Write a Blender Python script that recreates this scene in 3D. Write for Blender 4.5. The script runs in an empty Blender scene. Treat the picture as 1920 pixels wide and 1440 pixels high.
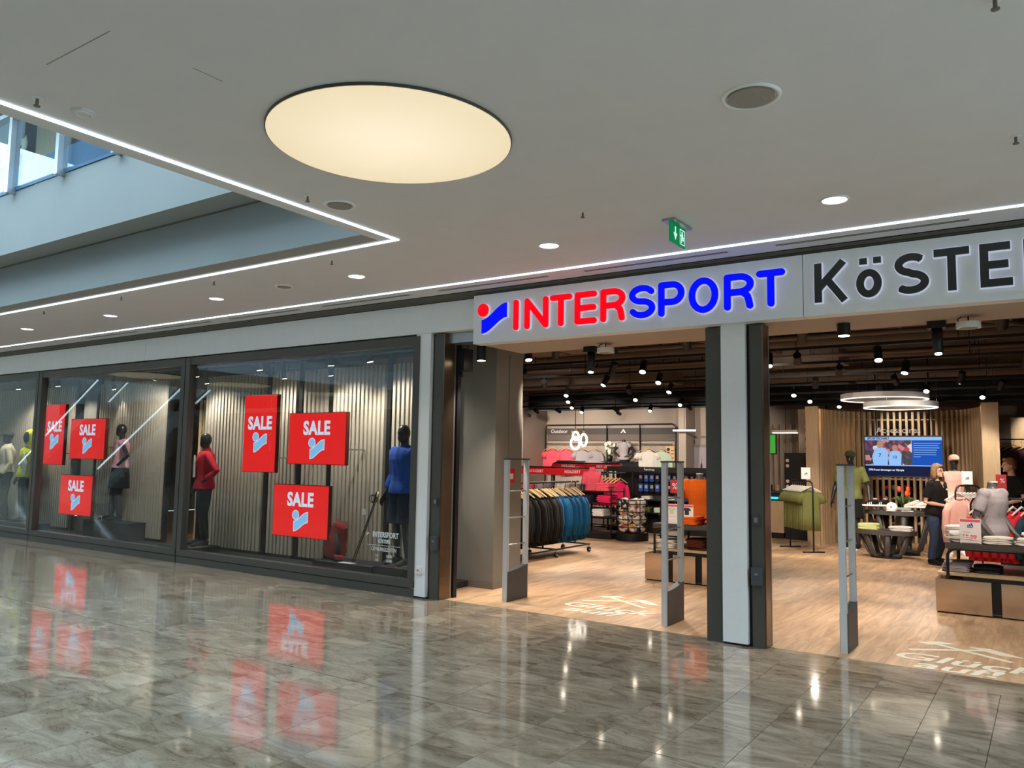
import bpy, math, random
from mathutils import Vector, Matrix, noise as mnoise
R = math.radians
random.seed(7)
SC = bpy.context.scene
COL = SC.collection

# ------------------------------------------------------------------ camera
yaw, pitch, roll = R(-34.18521), R(5.30616), R(0.92469)
fw = Vector((math.sin(yaw)*math.cos(pitch), math.cos(yaw)*math.cos(pitch), math.sin(pitch)))
rt = Vector((math.cos(yaw), -math.sin(yaw), 0)); up = rt.cross(fw)
r2 = rt*math.cos(roll)+up*math.sin(roll); u2 = up*math.cos(roll)-rt*math.sin(roll)
cam_d = bpy.data.cameras.new('camera'); cam = bpy.data.objects.new('camera', cam_d); COL.objects.link(cam)
cam_d.sensor_fit = 'HORIZONTAL'; cam_d.sensor_width = 36; cam_d.lens = 1483.78*36/1920
cam_d.clip_start = 0.05; cam_d.clip_end = 300
cam.matrix_world = Matrix(((r2.x,u2.x,-fw.x,0),(r2.y,u2.y,-fw.y,0),(r2.z,u2.z,-fw.z,1.6),(0,0,0,1)))
SC.camera = cam
# ------------------------------------------------------------------ daylight and exposure
SKY = 6.7
world = bpy.data.worlds.new('sky'); SC.world = world; world.use_nodes = True
wn = world.node_tree.nodes; wl = world.node_tree.links; wn.clear()
wo = wn.new('ShaderNodeOutputWorld'); wb = wn.new('ShaderNodeBackground')
wb.inputs['Color'].default_value = (0.60, 0.84, 1.0, 1); wb.inputs['Strength'].default_value = SKY
wl.new(wb.outputs[0], wo.inputs[0])
vs = SC.view_settings; vs.view_transform = 'Standard'; vs.look = 'None'; vs.gamma = 1; vs.use_curve_mapping = False
vs.exposure = 0.0
SC.cycles.use_denoising = True
SC.cycles.max_bounces = 8; SC.cycles.diffuse_bounces = 4; SC.cycles.glossy_bounces = 4; SC.cycles.transparent_max_bounces = 10
SC.cycles.sample_clamp_indirect = 4.0
SC.cycles.caustics_reflective = False; SC.cycles.caustics_refractive = False
SPOT_W = 205.0       # one shop spotlight
DOWN_W = 50.0       # one mall downlight

# ------------------------------------------------------------------ materials
def srgb(r, g, b):
    f = lambda c: (c/255/12.92 if c/255 <= .04045 else ((c/255+.055)/1.055)**2.4)
    return (f(r), f(g), f(b))
def mat(name, c, rough=.6, metal=0., var=.06, scale=30., bump=0., emit=None, es=1., spec=.5, sheen=0., stretch=(1,1,1)):
    m = bpy.data.materials.new(name); m.use_nodes = True
    nt = m.node_tree; n = nt.nodes; l = nt.links; b = n['Principled BSDF']
    b.inputs['Roughness'].default_value = rough; b.inputs['Metallic'].default_value = metal
    b.inputs['Specular IOR Level'].default_value = spec
    if sheen: b.inputs['Sheen Weight'].default_value = sheen
    tc = n.new('ShaderNodeTexCoord'); mp = n.new('ShaderNodeMapping'); mp.inputs['Scale'].default_value = stretch
    nz = n.new('ShaderNodeTexNoise'); nz.inputs['Scale'].default_value = scale; nz.inputs['Detail'].default_value = 3
    l.new(tc.outputs['Object'], mp.inputs[0]); l.new(mp.outputs[0], nz.inputs['Vector'])
    rp = n.new('ShaderNodeValToRGB')
    rp.color_ramp.elements[0].position = .3; rp.color_ramp.elements[1].position = .7
    rp.color_ramp.elements[0].color = tuple(max(0, x*(1-var)) for x in c)+(1,)
    rp.color_ramp.elements[1].color = tuple(min(1, x*(1+var)) for x in c)+(1,)
    l.new(nz.outputs['Fac'], rp.inputs[0]); l.new(rp.outputs[0], b.inputs['Base Color'])
    if bump:
        bp = n.new('ShaderNodeBump'); bp.inputs['Strength'].default_value = bump; bp.inputs['Distance'].default_value = .01
        l.new(nz.outputs['Fac'], bp.inputs['Height']); l.new(bp.outputs[0], b.inputs['Normal'])
    if emit:
        b.inputs['Emission Color'].default_value = emit+(1,); b.inputs['Emission Strength'].default_value = es
    return m
def S(*a): return srgb(*a)
M = {}
M['ceiling'] = mat('ceiling_paint', S(222,224,229), .7, scale=4, var=.015)
M['white'] = mat('white_panel', S(240,243,246), .35, var=.01)
M['fascia'] = mat('fascia_panel', S(232,236,239), .4, var=.015, scale=6)
M['dark'] = mat('anthracite_metal', S(80,79,74), .4, .12, var=.04)
M['bronze'] = mat('bronze_metal', S(120,104,86), .28, .85, var=.05, stretch=(1,1,.05))
M['black'] = mat('black_metal', S(24,24,25), .5, .2, var=.05)
M['blackp'] = mat('black_plastic', S(20,20,21), .45, var=.05)
M['ribs'] = mat('rib_trim', S(112,108,100), .55, var=.04)
M['steel'] = mat('brushed_steel', S(176,180,184), .32, .8, var=.04, stretch=(20,20,1))
M['grey_pl'] = mat('grey_plastic', S(72,74,78), .5, var=.04)
M['column'] = mat('column_paint', S(138,134,126), .75, var=.02, scale=5)
M['storewall'] = mat('shop_wall_paint', S(172,158,146), .8, var=.02, scale=3)
M['duct'] = mat('painted_duct', S(100,86,76), .7, var=.08, scale=3)
M['slab'] = mat('raw_slab', S(74,64,58), .85, var=.12, scale=2)
M['cyan'] = mat('atrium_render', S(150,154,153), .7, var=.02, scale=2)
M['slat'] = mat('grey_wood_slat', S(184,174,160), .6, var=.12, scale=9, bump=.1, stretch=(8,8,.6))
M['oak'] = mat('pale_wood', S(194,168,132), .5, var=.1, scale=7, bump=.08, stretch=(6,6,.5))
M['mirror'] = mat('polished_cladding', S(200,180,160), .14, .75, var=.05, scale=4, stretch=(.6,1,6))
M['manq'] = mat('dark_mannequin', S(52,52,54), .3, .1, var=.04)
M['manqg'] = mat('grey_mannequin', S(96,92,90), .4, .05, var=.04)
M['stone_joint'] = mat('joint_mortar', S(84,78,70), .8)
M['wood_joint'] = mat('plank_gap', S(96,70,48), .8)
M['paper'] = mat('card_white', S(240,232,232), .6, var=.01)
M['red_pl'] = mat('red_board', S(214,24,36), .5, var=.03)
M['redcard'] = mat('red_card', S(190,50,60), .6)
M['pinkcard'] = mat('pink_strip', S(226,88,110), .6)
M['chrome'] = mat('chrome', S(210,210,210), .15, 1.)
M['hanger'] = mat('beech_hanger', S(224,186,132), .5, var=.1, scale=20)
def cloth(name, *c, var=.1, sheen=.03): M[name] = mat(name, S(*c), .85, var=var, scale=60, bump=.25, sheen=sheen, spec=.2)
cloth('c_black', 22,21,21); cloth('c_blue', 16,84,128); cloth('c_green', 108,112,64); cloth('c_lime', 198,206,142)
cloth('c_red', 206,44,58); cloth('c_pink', 236,90,108); cloth('c_hot', 226,40,92); cloth('c_peach', 240,184,170)
cloth('c_cream', 222,210,190); cloth('c_yellow', 206,216,46); cloth('c_white', 226,222,216); cloth('c_grey', 168,160,164)
cloth('c_rose', 228,168,178); cloth('c_navy', 32,38,56); cloth('c_royal', 40,78,160); cloth('c_char', 58,58,62)
cloth('c_orange', 232,104,26); cloth('c_mint', 196,212,190); cloth('c_brown', 92,40,30); cloth('c_jean', 52,66,92)
cloth('c_ice', 226,220,210); cloth('c_teal', 40,64,78); cloth('c_stone', 140,130,122); cloth('c_wine', 84,58,66)
cloth('c_olivedk', 84,88,50); cloth('c_bpack', 158,56,58)
M['skin'] = mat('skin', S(206,158,130), .55, var=.05, scale=12, spec=.35)
M['hair_b'] = mat('hair_dark_blond', S(120,92,62), .6, var=.35, scale=40, stretch=(3,3,.6), bump=.5)
M['hair_r'] = mat('hair_reddish', S(150,96,56), .6, var=.3, scale=40, stretch=(3,3,.6), bump=.5)
M['leaf'] = mat('leaf', S(62,96,44), .5, var=.3)
M['flower'] = mat('petal_white', S(240,232,214), .6)
M['flower_r'] = mat('petal_orange', S(226,82,40), .6)
def emis(name, c, s):
    return mat(name, tuple(x*.03 for x in c), .5, var=0, emit=c, es=s, spec=.1)
M['led'] = emis('led_strip', S(226,246,255), 5.0)
M['lens'] = emis('lamp_lens', S(255,238,214), 14.0)
M['lens_off'] = mat('lamp_lens_off', S(60,56,50), .3)
M['down'] = emis('downlight_lens', S(255,250,244), 9.0)
M['tube'] = emis('glow_tube', S(255,244,226), 3.0)
M['ringled'] = emis('ring_led', S(255,240,214), 3.2)
M['red_on'] = emis('red_letter_face', S(255,0,24), 1.0)
M['blue_on'] = emis('blue_letter_face', S(0,10,255), 1.0)
M['rim_on'] = emis('letter_rim_white', S(226,232,255), .6)
M['letter_dk'] = mat('dark_letter_face', S(38,44,44), .5)
M['sale_bg'] = emis('sale_board_red', S(246,40,38), 1.0)
M['sale_tx'] = emis('sale_text_white', S(226,232,255), 1.0)
M['sale_lg'] = emis('sale_logo_blue', S(140,205,255), .95)
M['exit_g'] = emis('exit_green', S(0,140,80), .7)
M['exit_w'] = emis('exit_white', S(200,255,236), 1.0)
M['cyanled'] = emis('cyan_light', S(40,220,240), 2.0)
M['scr_blue'] = emis('screen_blue', S(10,84,190), .9)
M['scr_pale'] = emis('screen_pale', S(150,196,250), .95)
M['scr_navy'] = emis('screen_navy', S(8,20,62), .9)
M['scr_white'] = emis('screen_white', S(235,242,255), 1.0)
M['scr_skin'] = emis('screen_skin', S(220,160,160), .9)
M['scr_hair'] = emis('screen_hair', S(196,150,120), .8)
M['scr_num'] = emis('screen_dark', S(30,34,60), .9)
M['scr_green'] = emis('screen_green', S(70,170,60), .9)
M['vinyl'] = mat('window_vinyl', S(214,220,222), .6, var=.02)
# crowd on the screen: print only
def crowd():
    m = bpy.data.materials.new('screen_crowd'); m.use_nodes = True; nt = m.node_tree; n = nt.nodes; l = nt.links; b = n['Principled BSDF']
    tc = n.new('ShaderNodeTexCoord'); v = n.new('ShaderNodeTexVoronoi'); v.inputs['Scale'].default_value = 13
    l.new(tc.outputs['Object'], v.inputs['Vector'])
    sx = n.new('ShaderNodeSeparateColor'); l.new(v.outputs['Color'], sx.inputs[0])
    rp = n.new('ShaderNodeValToRGB'); rp.color_ramp.interpolation = 'CONSTANT'
    cols = [(0,(18,18,30)),(.3,(70,20,60)),(.45,(30,26,44)),(.58,(214,130,150)),(.66,(120,40,110)),(.76,(236,220,226)),(.84,(40,60,120)),(.92,(190,40,60))]
    e = rp.color_ramp.elements; e[0].color = S(*cols[0][1])+(1,); e[1].position = cols[1][0]; e[1].color = S(*cols[1][1])+(1,)
    for p, c in cols[2:]:
        x = e.new(p); x.color = S(*c)+(1,)
    l.new(sx.outputs[0], rp.inputs[0]); l.new(rp.outputs[0], b.inputs['Emission Color']); b.inputs['Emission Strength'].default_value = .8
    b.inputs['Base Color'].default_value = (.02,.02,.02,1)
    return m
M['crowd'] = crowd()
# the big ceiling disc: backlit membrane, lamps in its middle
def disc_mat():
    m = bpy.data.materials.new('lit_membrane'); m.use_nodes = True; nt = m.node_tree; n = nt.nodes; l = nt.links; b = n['Principled BSDF']
    b.inputs['Base Color'].default_value = S(232,220,196)+(1,); b.inputs['Roughness'].default_value = .7
    tc = n.new('ShaderNodeTexCoord'); g = n.new('ShaderNodeTexGradient'); g.gradient_type = 'SPHERICAL'
    nz = n.new('ShaderNodeTexNoise'); nz.inputs['Scale'].default_value = 2.2
    l.new(tc.outputs['Object'], g.inputs[0]); l.new(tc.outputs['Object'], nz.inputs['Vector'])
    ma = n.new('ShaderNodeMath'); ma.operation = 'MULTIPLY_ADD'; ma.inputs[1].default_value = .16; ma.inputs[2].default_value = 0
    l.new(nz.outputs['Fac'], ma.inputs[0])
    ad = n.new('ShaderNodeMath'); ad.operation = 'ADD'; l.new(g.outputs['Fac'], ad.inputs[0]); l.new(ma.outputs[0], ad.inputs[1])
    rp = n.new('ShaderNodeValToRGB'); rp.color_ramp.elements[0].position = .3; rp.color_ramp.elements[0].color = S(222,204,168)+(1,)
    rp.color_ramp.elements[1].position = .95; rp.color_ramp.elements[1].color = S(250,232,204)+(1,)
    l.new(ad.outputs[0], rp.inputs[0]); l.new(rp.outputs[0], b.inputs['Emission Color']); b.inputs['Emission Strength'].default_value = .84
    return m
M['disc'] = disc_mat()
# polished shell limestone, one pattern per slab
def stone():
    m = bpy.data.materials.new('polished_limestone'); m.use_nodes = True; nt = m.node_tree; n = nt.nodes; l = nt.links; b = n['Principled BSDF']
    ge = n.new('ShaderNodeNewGeometry'); oi = n.new('ShaderNodeObjectInfo')
    rn = n.new('ShaderNodeMath'); rn.operation = 'ADD'; l.new(ge.outputs['Random Per Island'], rn.inputs[0]); l.new(oi.outputs['Random'], rn.inputs[1])
    cb = n.new('ShaderNodeCombineXYZ'); mu = n.new('ShaderNodeMath'); mu.operation = 'MULTIPLY'; mu.inputs[1].default_value = 37.
    l.new(rn.outputs[0], mu.inputs[0]); l.new(mu.outputs[0], cb.inputs['Z'])
    mp = n.new('ShaderNodeMapping'); mp.inputs['Scale'].default_value = (.55, 1.5, 1)
    ad = n.new('ShaderNodeVectorMath'); l.new(ge.outputs['Position'], mp.inputs[0]); l.new(mp.outputs[0], ad.inputs[0]); l.new(cb.outputs[0], ad.inputs[1])
    def nz(sc, det, dist=0, rough=.6):
        x = n.new('ShaderNodeTexNoise'); x.inputs['Scale'].default_value = sc; x.inputs['Detail'].default_value = det
        x.inputs['Distortion'].default_value = dist; x.inputs['Roughness'].default_value = rough; l.new(ad.outputs[0], x.inputs['Vector']); return x
    a = nz(3.4, 9, 1.3, .72); f = nz(21, 5, 2.2, .62); g = nz(60, 2)
    r1 = n.new('ShaderNodeValToRGB'); e = r1.color_ramp.elements
    e[0].position = .36; e[0].color = S(122,106,88)+(1,); e[1].position = .66; e[1].color = S(184,170,150)+(1,)
    x = e.new(.5); x.color = S(156,141,121)+(1,)
    l.new(a.outputs['Fac'], r1.inputs[0])
    r2_ = n.new('ShaderNodeValToRGB'); e = r2_.color_ramp.elements
    e[0].position = .30; e[0].color = (.3,.28,.26,1); e[1].position = .385; e[1].color = (1,1,1,1)
    l.new(f.outputs['Fac'], r2_.inputs[0])
    mx = n.new('ShaderNodeMix'); mx.data_type = 'RGBA'; mx.blend_type = 'MULTIPLY'; mx.inputs['Factor'].default_value = .8
    l.new(r1.outputs[0], mx.inputs['A']); l.new(r2_.outputs[0], mx.inputs['B'])
    hs = n.new('ShaderNodeHueSaturation'); mr = n.new('ShaderNodeMapRange'); mr.inputs['To Min'].default_value = .86; mr.inputs['To Max'].default_value = 1.08
    fr = n.new('ShaderNodeMath'); fr.operation = 'FRACT'; m3 = n.new('ShaderNodeMath'); m3.operation = 'MULTIPLY'; m3.inputs[1].default_value = 7.31
    l.new(rn.outputs[0], m3.inputs[0]); l.new(m3.outputs[0], fr.inputs[0]); l.new(fr.outputs[0], mr.inputs['Value'])
    l.new(mr.outputs[0], hs.inputs['Value']); l.new(mx.outputs['Result'], hs.inputs['Color']); l.new(hs.outputs[0], b.inputs['Base Color'])
    rr = n.new('ShaderNodeMapRange'); rr.inputs['To Min'].default_value = .04; rr.inputs['To Max'].default_value = .13
    l.new(g.outputs['Fac'], rr.inputs['Value']); l.new(rr.outputs[0], b.inputs['Roughness'])
    b.inputs['Specular IOR Level'].default_value = .9
    b.inputs['Coat Weight'].default_value = .3; b.inputs['Coat Roughness'].default_value = .05; b.inputs['Coat IOR'].default_value = 1.7
    bp = n.new('ShaderNodeBump'); bp.inputs['Strength'].default_value = .035; bp.inputs['Distance'].default_value = .01
    w = nz(5, 2); l.new(w.outputs['Fac'], bp.inputs['Height']); l.new(bp.outputs[0], b.inputs['Normal'])
    return m
M['stone'] = stone()
def planks():
    m = bpy.data.materials.new('oak_planks'); m.use_nodes = True; nt = m.node_tree; n = nt.nodes; l = nt.links; b = n['Principled BSDF']
    ge = n.new('ShaderNodeNewGeometry'); oi = n.new('ShaderNodeObjectInfo')
    rn = n.new('ShaderNodeMath'); rn.operation = 'ADD'; l.new(ge.outputs['Random Per Island'], rn.inputs[0]); l.new(oi.outputs['Random'], rn.inputs[1])
    cb = n.new('ShaderNodeCombineXYZ'); mu = n.new('ShaderNodeMath'); mu.operation = 'MULTIPLY'; mu.inputs[1].default_value = 23.
    l.new(rn.outputs[0], mu.inputs[0]); l.new(mu.outputs[0], cb.inputs['Z'])
    mp = n.new('ShaderNodeMapping'); mp.inputs['Scale'].default_value = (9, 1.1, 1)
    ad = n.new('ShaderNodeVectorMath'); l.new(ge.outputs['Position'], mp.inputs[0]); l.new(mp.outputs[0], ad.inputs[0]); l.new(cb.outputs[0], ad.inputs[1])
    x = n.new('ShaderNodeTexNoise'); x.inputs['Scale'].default_value = 1.6; x.inputs['Detail'].default_value = 6; x.inputs['Distortion'].default_value = .7
    l.new(ad.outputs[0], x.inputs['Vector'])
    r1 = n.new('ShaderNodeValToRGB'); e = r1.color_ramp.elements
    e[0].position = .3; e[0].color = S(176,138,104)+(1,); e[1].position = .68; e[1].color = S(220,184,146)+(1,)
    l.new(x.outputs['Fac'], r1.inputs[0])
    hs = n.new('ShaderNodeHueSaturation'); mr = n.new('ShaderNodeMapRange'); mr.inputs['To Min'].default_value = .86; mr.inputs['To Max'].default_value = 1.08
    fr = n.new('ShaderNodeMath'); fr.operation = 'FRACT'; m3 = n.new('ShaderNodeMath'); m3.operation = 'MULTIPLY'; m3.inputs[1].default_value = 5.17
    l.new(rn.outputs[0], m3.inputs[0]); l.new(m3.outputs[0], fr.inputs[0]); l.new(fr.outputs[0], mr.inputs['Value'])
    l.new(mr.outputs[0], hs.inputs['Value']); l.new(r1.outputs[0], hs.inputs['Color']); l.new(hs.outputs[0], b.inputs['Base Color'])
    b.inputs['Roughness'].default_value = .42; b.inputs['Specular IOR Level'].default_value = .4
    return m
M['planks'] = planks()
def glass(name, tint, refl=1.0):
    m = bpy.data.materials.new(name); m.use_nodes = True; nt = m.node_tree; n = nt.nodes; l = nt.links; n.clear()
    o = n.new('ShaderNodeOutputMaterial'); t = n.new('ShaderNodeBsdfTransparent'); g = n.new('ShaderNodeBsdfGlossy'); x = n.new('ShaderNodeMixShader')
    t.inputs['Color'].default_value = tint+(1,); g.inputs['Roughness'].default_value = 0.0
    g.inputs['Color'].default_value = (.95,.98,1,1)
    f = n.new('ShaderNodeLayerWeight'); f.inputs['Blend'].default_value = .5
    pw = n.new('ShaderNodeMath'); pw.operation = 'POWER'; pw.inputs[1].default_value = 5; l.new(f.outputs['Facing'], pw.inputs[0])
    k = n.new('ShaderNodeMath'); k.operation = 'MULTIPLY_ADD'; k.inputs[1].default_value = .95; k.inputs[2].default_value = .045*refl; k.use_clamp = True
    l.new(pw.outputs[0], k.inputs[0])
    l.new(k.outputs[0], x.inputs[0]); l.new(t.outputs[0], x.inputs[1]); l.new(g.outputs[0], x.inputs[2]); l.new(x.outputs[0], o.inputs[0])
    return m
M['glass'] = glass('shop_window_glass', (.9,.93,.92))
M['glassb'] = glass('balustrade_glass', (.82,.9,.93))
def ballmat():
    m = bpy.data.materials.new('match_ball'); m.use_nodes = True; nt = m.node_tree; n = nt.nodes; l = nt.links; b = n['Principled BSDF']
    tc = n.new('ShaderNodeTexCoord'); oi = n.new('ShaderNodeObjectInfo'); ad = n.new('ShaderNodeVectorMath'); l.new(tc.outputs['Object'], ad.inputs[0]); l.new(oi.outputs['Random'], ad.inputs[1])
    v = n.new('ShaderNodeTexVoronoi'); v.inputs['Scale'].default_value = 13; l.new(ad.outputs[0], v.inputs['Vector'])
    sx = n.new('ShaderNodeSeparateColor'); l.new(v.outputs['Color'], sx.inputs[0])
    rp = n.new('ShaderNodeValToRGB'); rp.color_ramp.interpolation = 'CONSTANT'; e = rp.color_ramp.elements
    e[0].color = S(236,230,222)+(1,); e[1].position = .62; e[1].color = S(40,36,38)+(1,)
    for p, c in ((.74,(228,214,200)),(.82,(200,60,50)),(.9,(224,150,60))):
        q = e.new(p); q.color = S(*c)+(1,)
    l.new(sx.outputs[0], rp.inputs[0]); l.new(rp.outputs[0], b.inputs['Base Color']); b.inputs['Roughness'].default_value = .4
    return m
M['ball'] = ballmat()

# ------------------------------------------------------------------ mesh helpers
class MB:
    def __init__(s): s.v = []; s.f = []
    def add(s, vs_, fs):
        k = len(s.v); s.v += [tuple(x) for x in vs_]; s.f += [tuple(i+k for i in f) for f in fs]; return s
    def box(s, x0, x1, y0, y1, z0, z1, rz=0, piv=None):
        p = [(x,y,z) for z in (z0,z1) for x,y in ((x0,y0),(x1,y0),(x1,y1),(x0,y1))]
        if rz:
            c, si = math.cos(rz), math.sin(rz); px, py = piv if piv else ((x0+x1)/2, (y0+y1)/2)
            p = [(px+(x-px)*c-(y-py)*si, py+(x-px)*si+(y-py)*c, z) for x,y,z in p]
        return s.add(p, [(3,2,1,0),(4,5,6,7),(0,1,5,4),(1,2,6,5),(2,3,7,6),(3,0,4,7)])
    def rings(s, rr, cap=True):
        n = len(rr[0]); k = len(s.v)
        for r in rr: s.v += [tuple(p) for p in r]
        for i in range(len(rr)-1):
            for j in range(n):
                a = k+i*n+j; b = k+i*n+(j+1)%n
                s.f.append((a, b, b+n, a+n))
        if cap:
            s.f.append(tuple(k+j for j in reversed(range(n)))); s.f.append(tuple(k+(len(rr)-1)*n+j for j in range(n)))
        return s
    def chain(s, pts, rad, n=10, sq=None, cap=True):
        """tapered tube through pts; rad: radius or (r_side, r_other) per point"""
        P = [Vector(p) for p in pts]; rr = []
        side = None
        for i, p in enumerate(P):
            t = (P[min(i+1, len(P)-1)]-P[max(i-1, 0)]).normalized()
            ref = Vector((1,0,0)) if sq is None else Vector(sq)
            if abs(t.dot(ref)) > .95: ref = Vector((0,1,0))
            if side is None or sq is not None: a = (ref-t*ref.dot(t)).normalized()
            else: a = (side-t*side.dot(t)).normalized()
            side = a; b = t.cross(a)
            r = rad[i] if isinstance(rad, (list, tuple)) else rad
            ra, rb = r if isinstance(r, tuple) else (r, r)
            rr.append([p+a*(ra*math.cos(2*math.pi*j/n))+b*(rb*math.sin(2*math.pi*j/n)) for j in range(n)])
        return s.rings(rr, cap)
    def ell(s, c, rx, ry, rz, n=14, m=10):
        rr = []
        for i in range(m+1):
            th = math.pi*(i+.0)/m; th = min(max(th, .04), math.pi-.04)
            rr.append([(c[0]+rx*math.sin(th)*math.cos(2*math.pi*j/n), c[1]+ry*math.sin(th)*math.sin(2*math.pi*j/n), c[2]-rz*math.cos(th)) for j in range(n)])
        return s.rings(rr)
    def cyl(s, c, r, z0, z1, n=20, r2=None):
        r2 = r if r2 is None else r2
        return s.rings([[(c[0]+q*math.cos(2*math.pi*j/n), c[1]+q*math.sin(2*math.pi*j/n), z) for j in range(n)] for q, z in ((r,z0),(r2,z1))])
    def prism(s, pts, y0, y1):
        """polygon in x,z pushed along y"""
        n = len(pts); A = [(x,y0,z) for x,z in pts]; B = [(x,y1,z) for x,z in pts]
        ar = sum(pts[i][0]*pts[(i+1)%n][1]-pts[(i+1)%n][0]*pts[i][1] for i in range(n))
        f = [tuple(range(n)), tuple(reversed(range(n, 2*n)))] if ar > 0 else [tuple(reversed(range(n))), tuple(range(n, 2*n))]
        f += [(i, (i+1)%n, n+(i+1)%n, n+i) if ar < 0 else (n+i, n+(i+1)%n, (i+1)%n, i) for i in range(n)]
        return s.add(A+B, f)
    def torus(s, c, R0, r, axis='z', n=36, m=8, sx=1., sz=1.):
        rr = []
        for i in range(n):
            a = 2*math.pi*i/n; ring = []
            for j in range(m):
                b = 2*math.pi*j/m; q = R0+r*math.cos(b); w = r*math.sin(b)
                x, y, z = (q*math.cos(a)*sx, q*math.sin(a), w) if axis == 'z' else ((q*math.cos(a)*sx, w, q*math.sin(a)*sz) if axis == 'y' else (w, q*math.cos(a)*sx, q*math.sin(a)*sz))
                ring.append((c[0]+x, c[1]+y, c[2]+z))
            rr.append(ring)
        rr.append(rr[0]); return s.rings(rr, cap=False)
    def xf(s, mtx, k0=0):
        s.v = s.v[:k0]+[tuple(mtx @ Vector(p)) for p in s.v[k0:]]; return s
    def mesh(s, name):
        me = bpy.data.meshes.new(name); me.from_pydata(s.v, [], s.f); me.update(); return me
    def build(s, name, m, parent=None, smooth=False, world=True, loc=None):
        """world: vertices are given in the place's own coordinates"""
        if parent is not None and world:
            inv = parent.matrix_world_inv if False else mw(parent).inverted()
            s.v = [tuple(inv @ Vector(p)) for p in s.v]
        if loc is not None and parent is None:
            s.v = [(x-loc[0], y-loc[1], z-loc[2]) for x,y,z in s.v]
        me = s.mesh(name); me.materials.append(M[m] if isinstance(m, str) else m)
        if smooth:
            me.polygons.foreach_set('use_smooth', [True]*len(me.polygons))
            if smooth == 'auto': me.set_sharp_from_angle(angle=R(40))
        o = bpy.data.objects.new(name, me); COL.objects.link(o); o.parent = parent
        if loc is not None and parent is None: o.location = loc
        return o
def mw(o):
    m = Matrix.LocRotScale(o.location, o.rotation_euler, o.scale)
    return mw(o.parent) @ m if o.parent else m
def tag(o, label=None, cat=None, group=None, kind=None):
    if label: o['label'] = label
    if cat: o['category'] = cat
    if group: o['group'] = group
    if kind: o['kind'] = kind
    return o
def thing(name, label, cat, loc=(0,0,0), rz=0, group=None, kind=None):
    o = bpy.data.objects.new(name, None); o.empty_display_size = .1; COL.objects.link(o); o.location = loc; o.rotation_euler = (0,0,rz)
    return tag(o, label, cat, group, kind)
def copy_tree(o, parent=None):
    c = o.copy(); COL.objects.link(c); c.parent = parent
    for ch in list(o.children): copy_tree(ch, c)
    return c
def inst(o, name, parent, loc, rz=0):
    c = bpy.data.objects.new(name, o.data if hasattr(o, 'data') else o); COL.objects.link(c); c.parent = parent; c.location = loc; c.rotation_euler = (0,0,rz); return c
def text(body, size, m, parent, loc, rot=(90,0,0), extrude=.001, bold=0., shear=0., align='CENTER', sx=1., name='lettering', spacing=1.):
    c = bpy.data.curves.new(name, 'FONT'); c.body = body; c.size = size; c.extrude = extrude; c.offset = bold; c.shear = shear
    c.align_x = align; c.align_y = 'CENTER'; c.resolution_u = 4; c.space_character = spacing
    c.materials.append(M[m]); o = bpy.data.objects.new(name, c); COL.objects.link(o); o.parent = parent
    L = Vector(loc)
    if parent is not None: L = mw(parent).inverted() @ L
    o.location = L; o.rotation_euler = [R(a) for a in rot]; o.scale = (sx, 1, 1); TEXTS.append(o); return o
TEXTS = []
BAKE = []
def remesh(o, vox=.012, it=3, wr=0., fr=(11,11,5), seed=0.):
    """fuse overlapping volumes of one body or garment into a single skin"""
    md = o.modifiers.new('r', 'REMESH'); md.mode = 'VOXEL'; md.voxel_size = vox; md.use_smooth_shade = True
    sm = o.modifiers.new('s', 'SMOOTH'); sm.iterations = it; sm.factor = .6
    BAKE.append((o, wr, fr, seed)); return o
def bake_all():
    bpy.context.view_layer.update(); dg = bpy.context.evaluated_depsgraph_get(); new = []
    for o, wr, fr, seed in BAKE:
        me = bpy.data.meshes.new_from_object(o.evaluated_get(dg)); new.append(me)
    tm_ = [bpy.data.meshes.new_from_object(o.evaluated_get(dg)) for o in TEXTS]
    for o, me in zip(TEXTS, tm_):
        n = bpy.data.objects.new(o.name, me); n.name = 'lettering'; COL.objects.link(n); n.parent = o.parent
        n.location = o.location; n.rotation_euler = o.rotation_euler; n.scale = o.scale; bpy.data.objects.remove(o)
    for (o, wr, fr, seed), me in zip(BAKE, new):
        mats = list(o.data.materials)
        if wr:
            for v in me.vertices:
                c = v.co; k = mnoise.noise((c.x*fr[0]+seed, c.y*fr[1], c.z*fr[2]+.6*math.sin(c.x*20)))
                v.co = c+v.normal*(wr*k)
        o.modifiers.clear(); o.data = me
        if not me.materials:
            for x in mats: me.materials.append(x)
        me.polygons.foreach_set('use_smooth', [True]*len(me.polygons))
def arc(cx, cy, rx, ry, a0, a1, n=12):
    return [(cx+rx*math.cos(R(a0+(a1-a0)*i/n)), cy+ry*math.sin(R(a0+(a1-a0)*i/n))) for i in range(n+1)]
def stroke(mb, pl, hw, y0, y1, rnd=True):
    """flat bar lettering along a polyline in x,z"""
    ys = y0
    for i in range(len(pl)-1):
        y0 -= 6e-5
        (x0,z0),(x1,z1) = pl[i], pl[i+1]; d = math.hypot(x1-x0, z1-z0)
        if d < 1e-6: continue
        nx, nz = -(z1-z0)/d*hw, (x1-x0)/d*hw
        mb.prism([(x0-nx,z0-nz),(x1-nx,z1-nz),(x1+nx,z1+nz),(x0+nx,z0+nz)], y0, y1)
    for i, (x, z) in enumerate(pl):
        if rnd or 0 < i < len(pl)-1:
            y0 -= 6e-5
            mb.prism([(x+hw*math.cos(2*math.pi*k/14), z+hw*math.sin(2*math.pi*k/14)) for k in range(14)], y0, y1)
M['antenna'] = mat('antenna_grey', S(205,208,210), .45, .05, var=.03)
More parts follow.
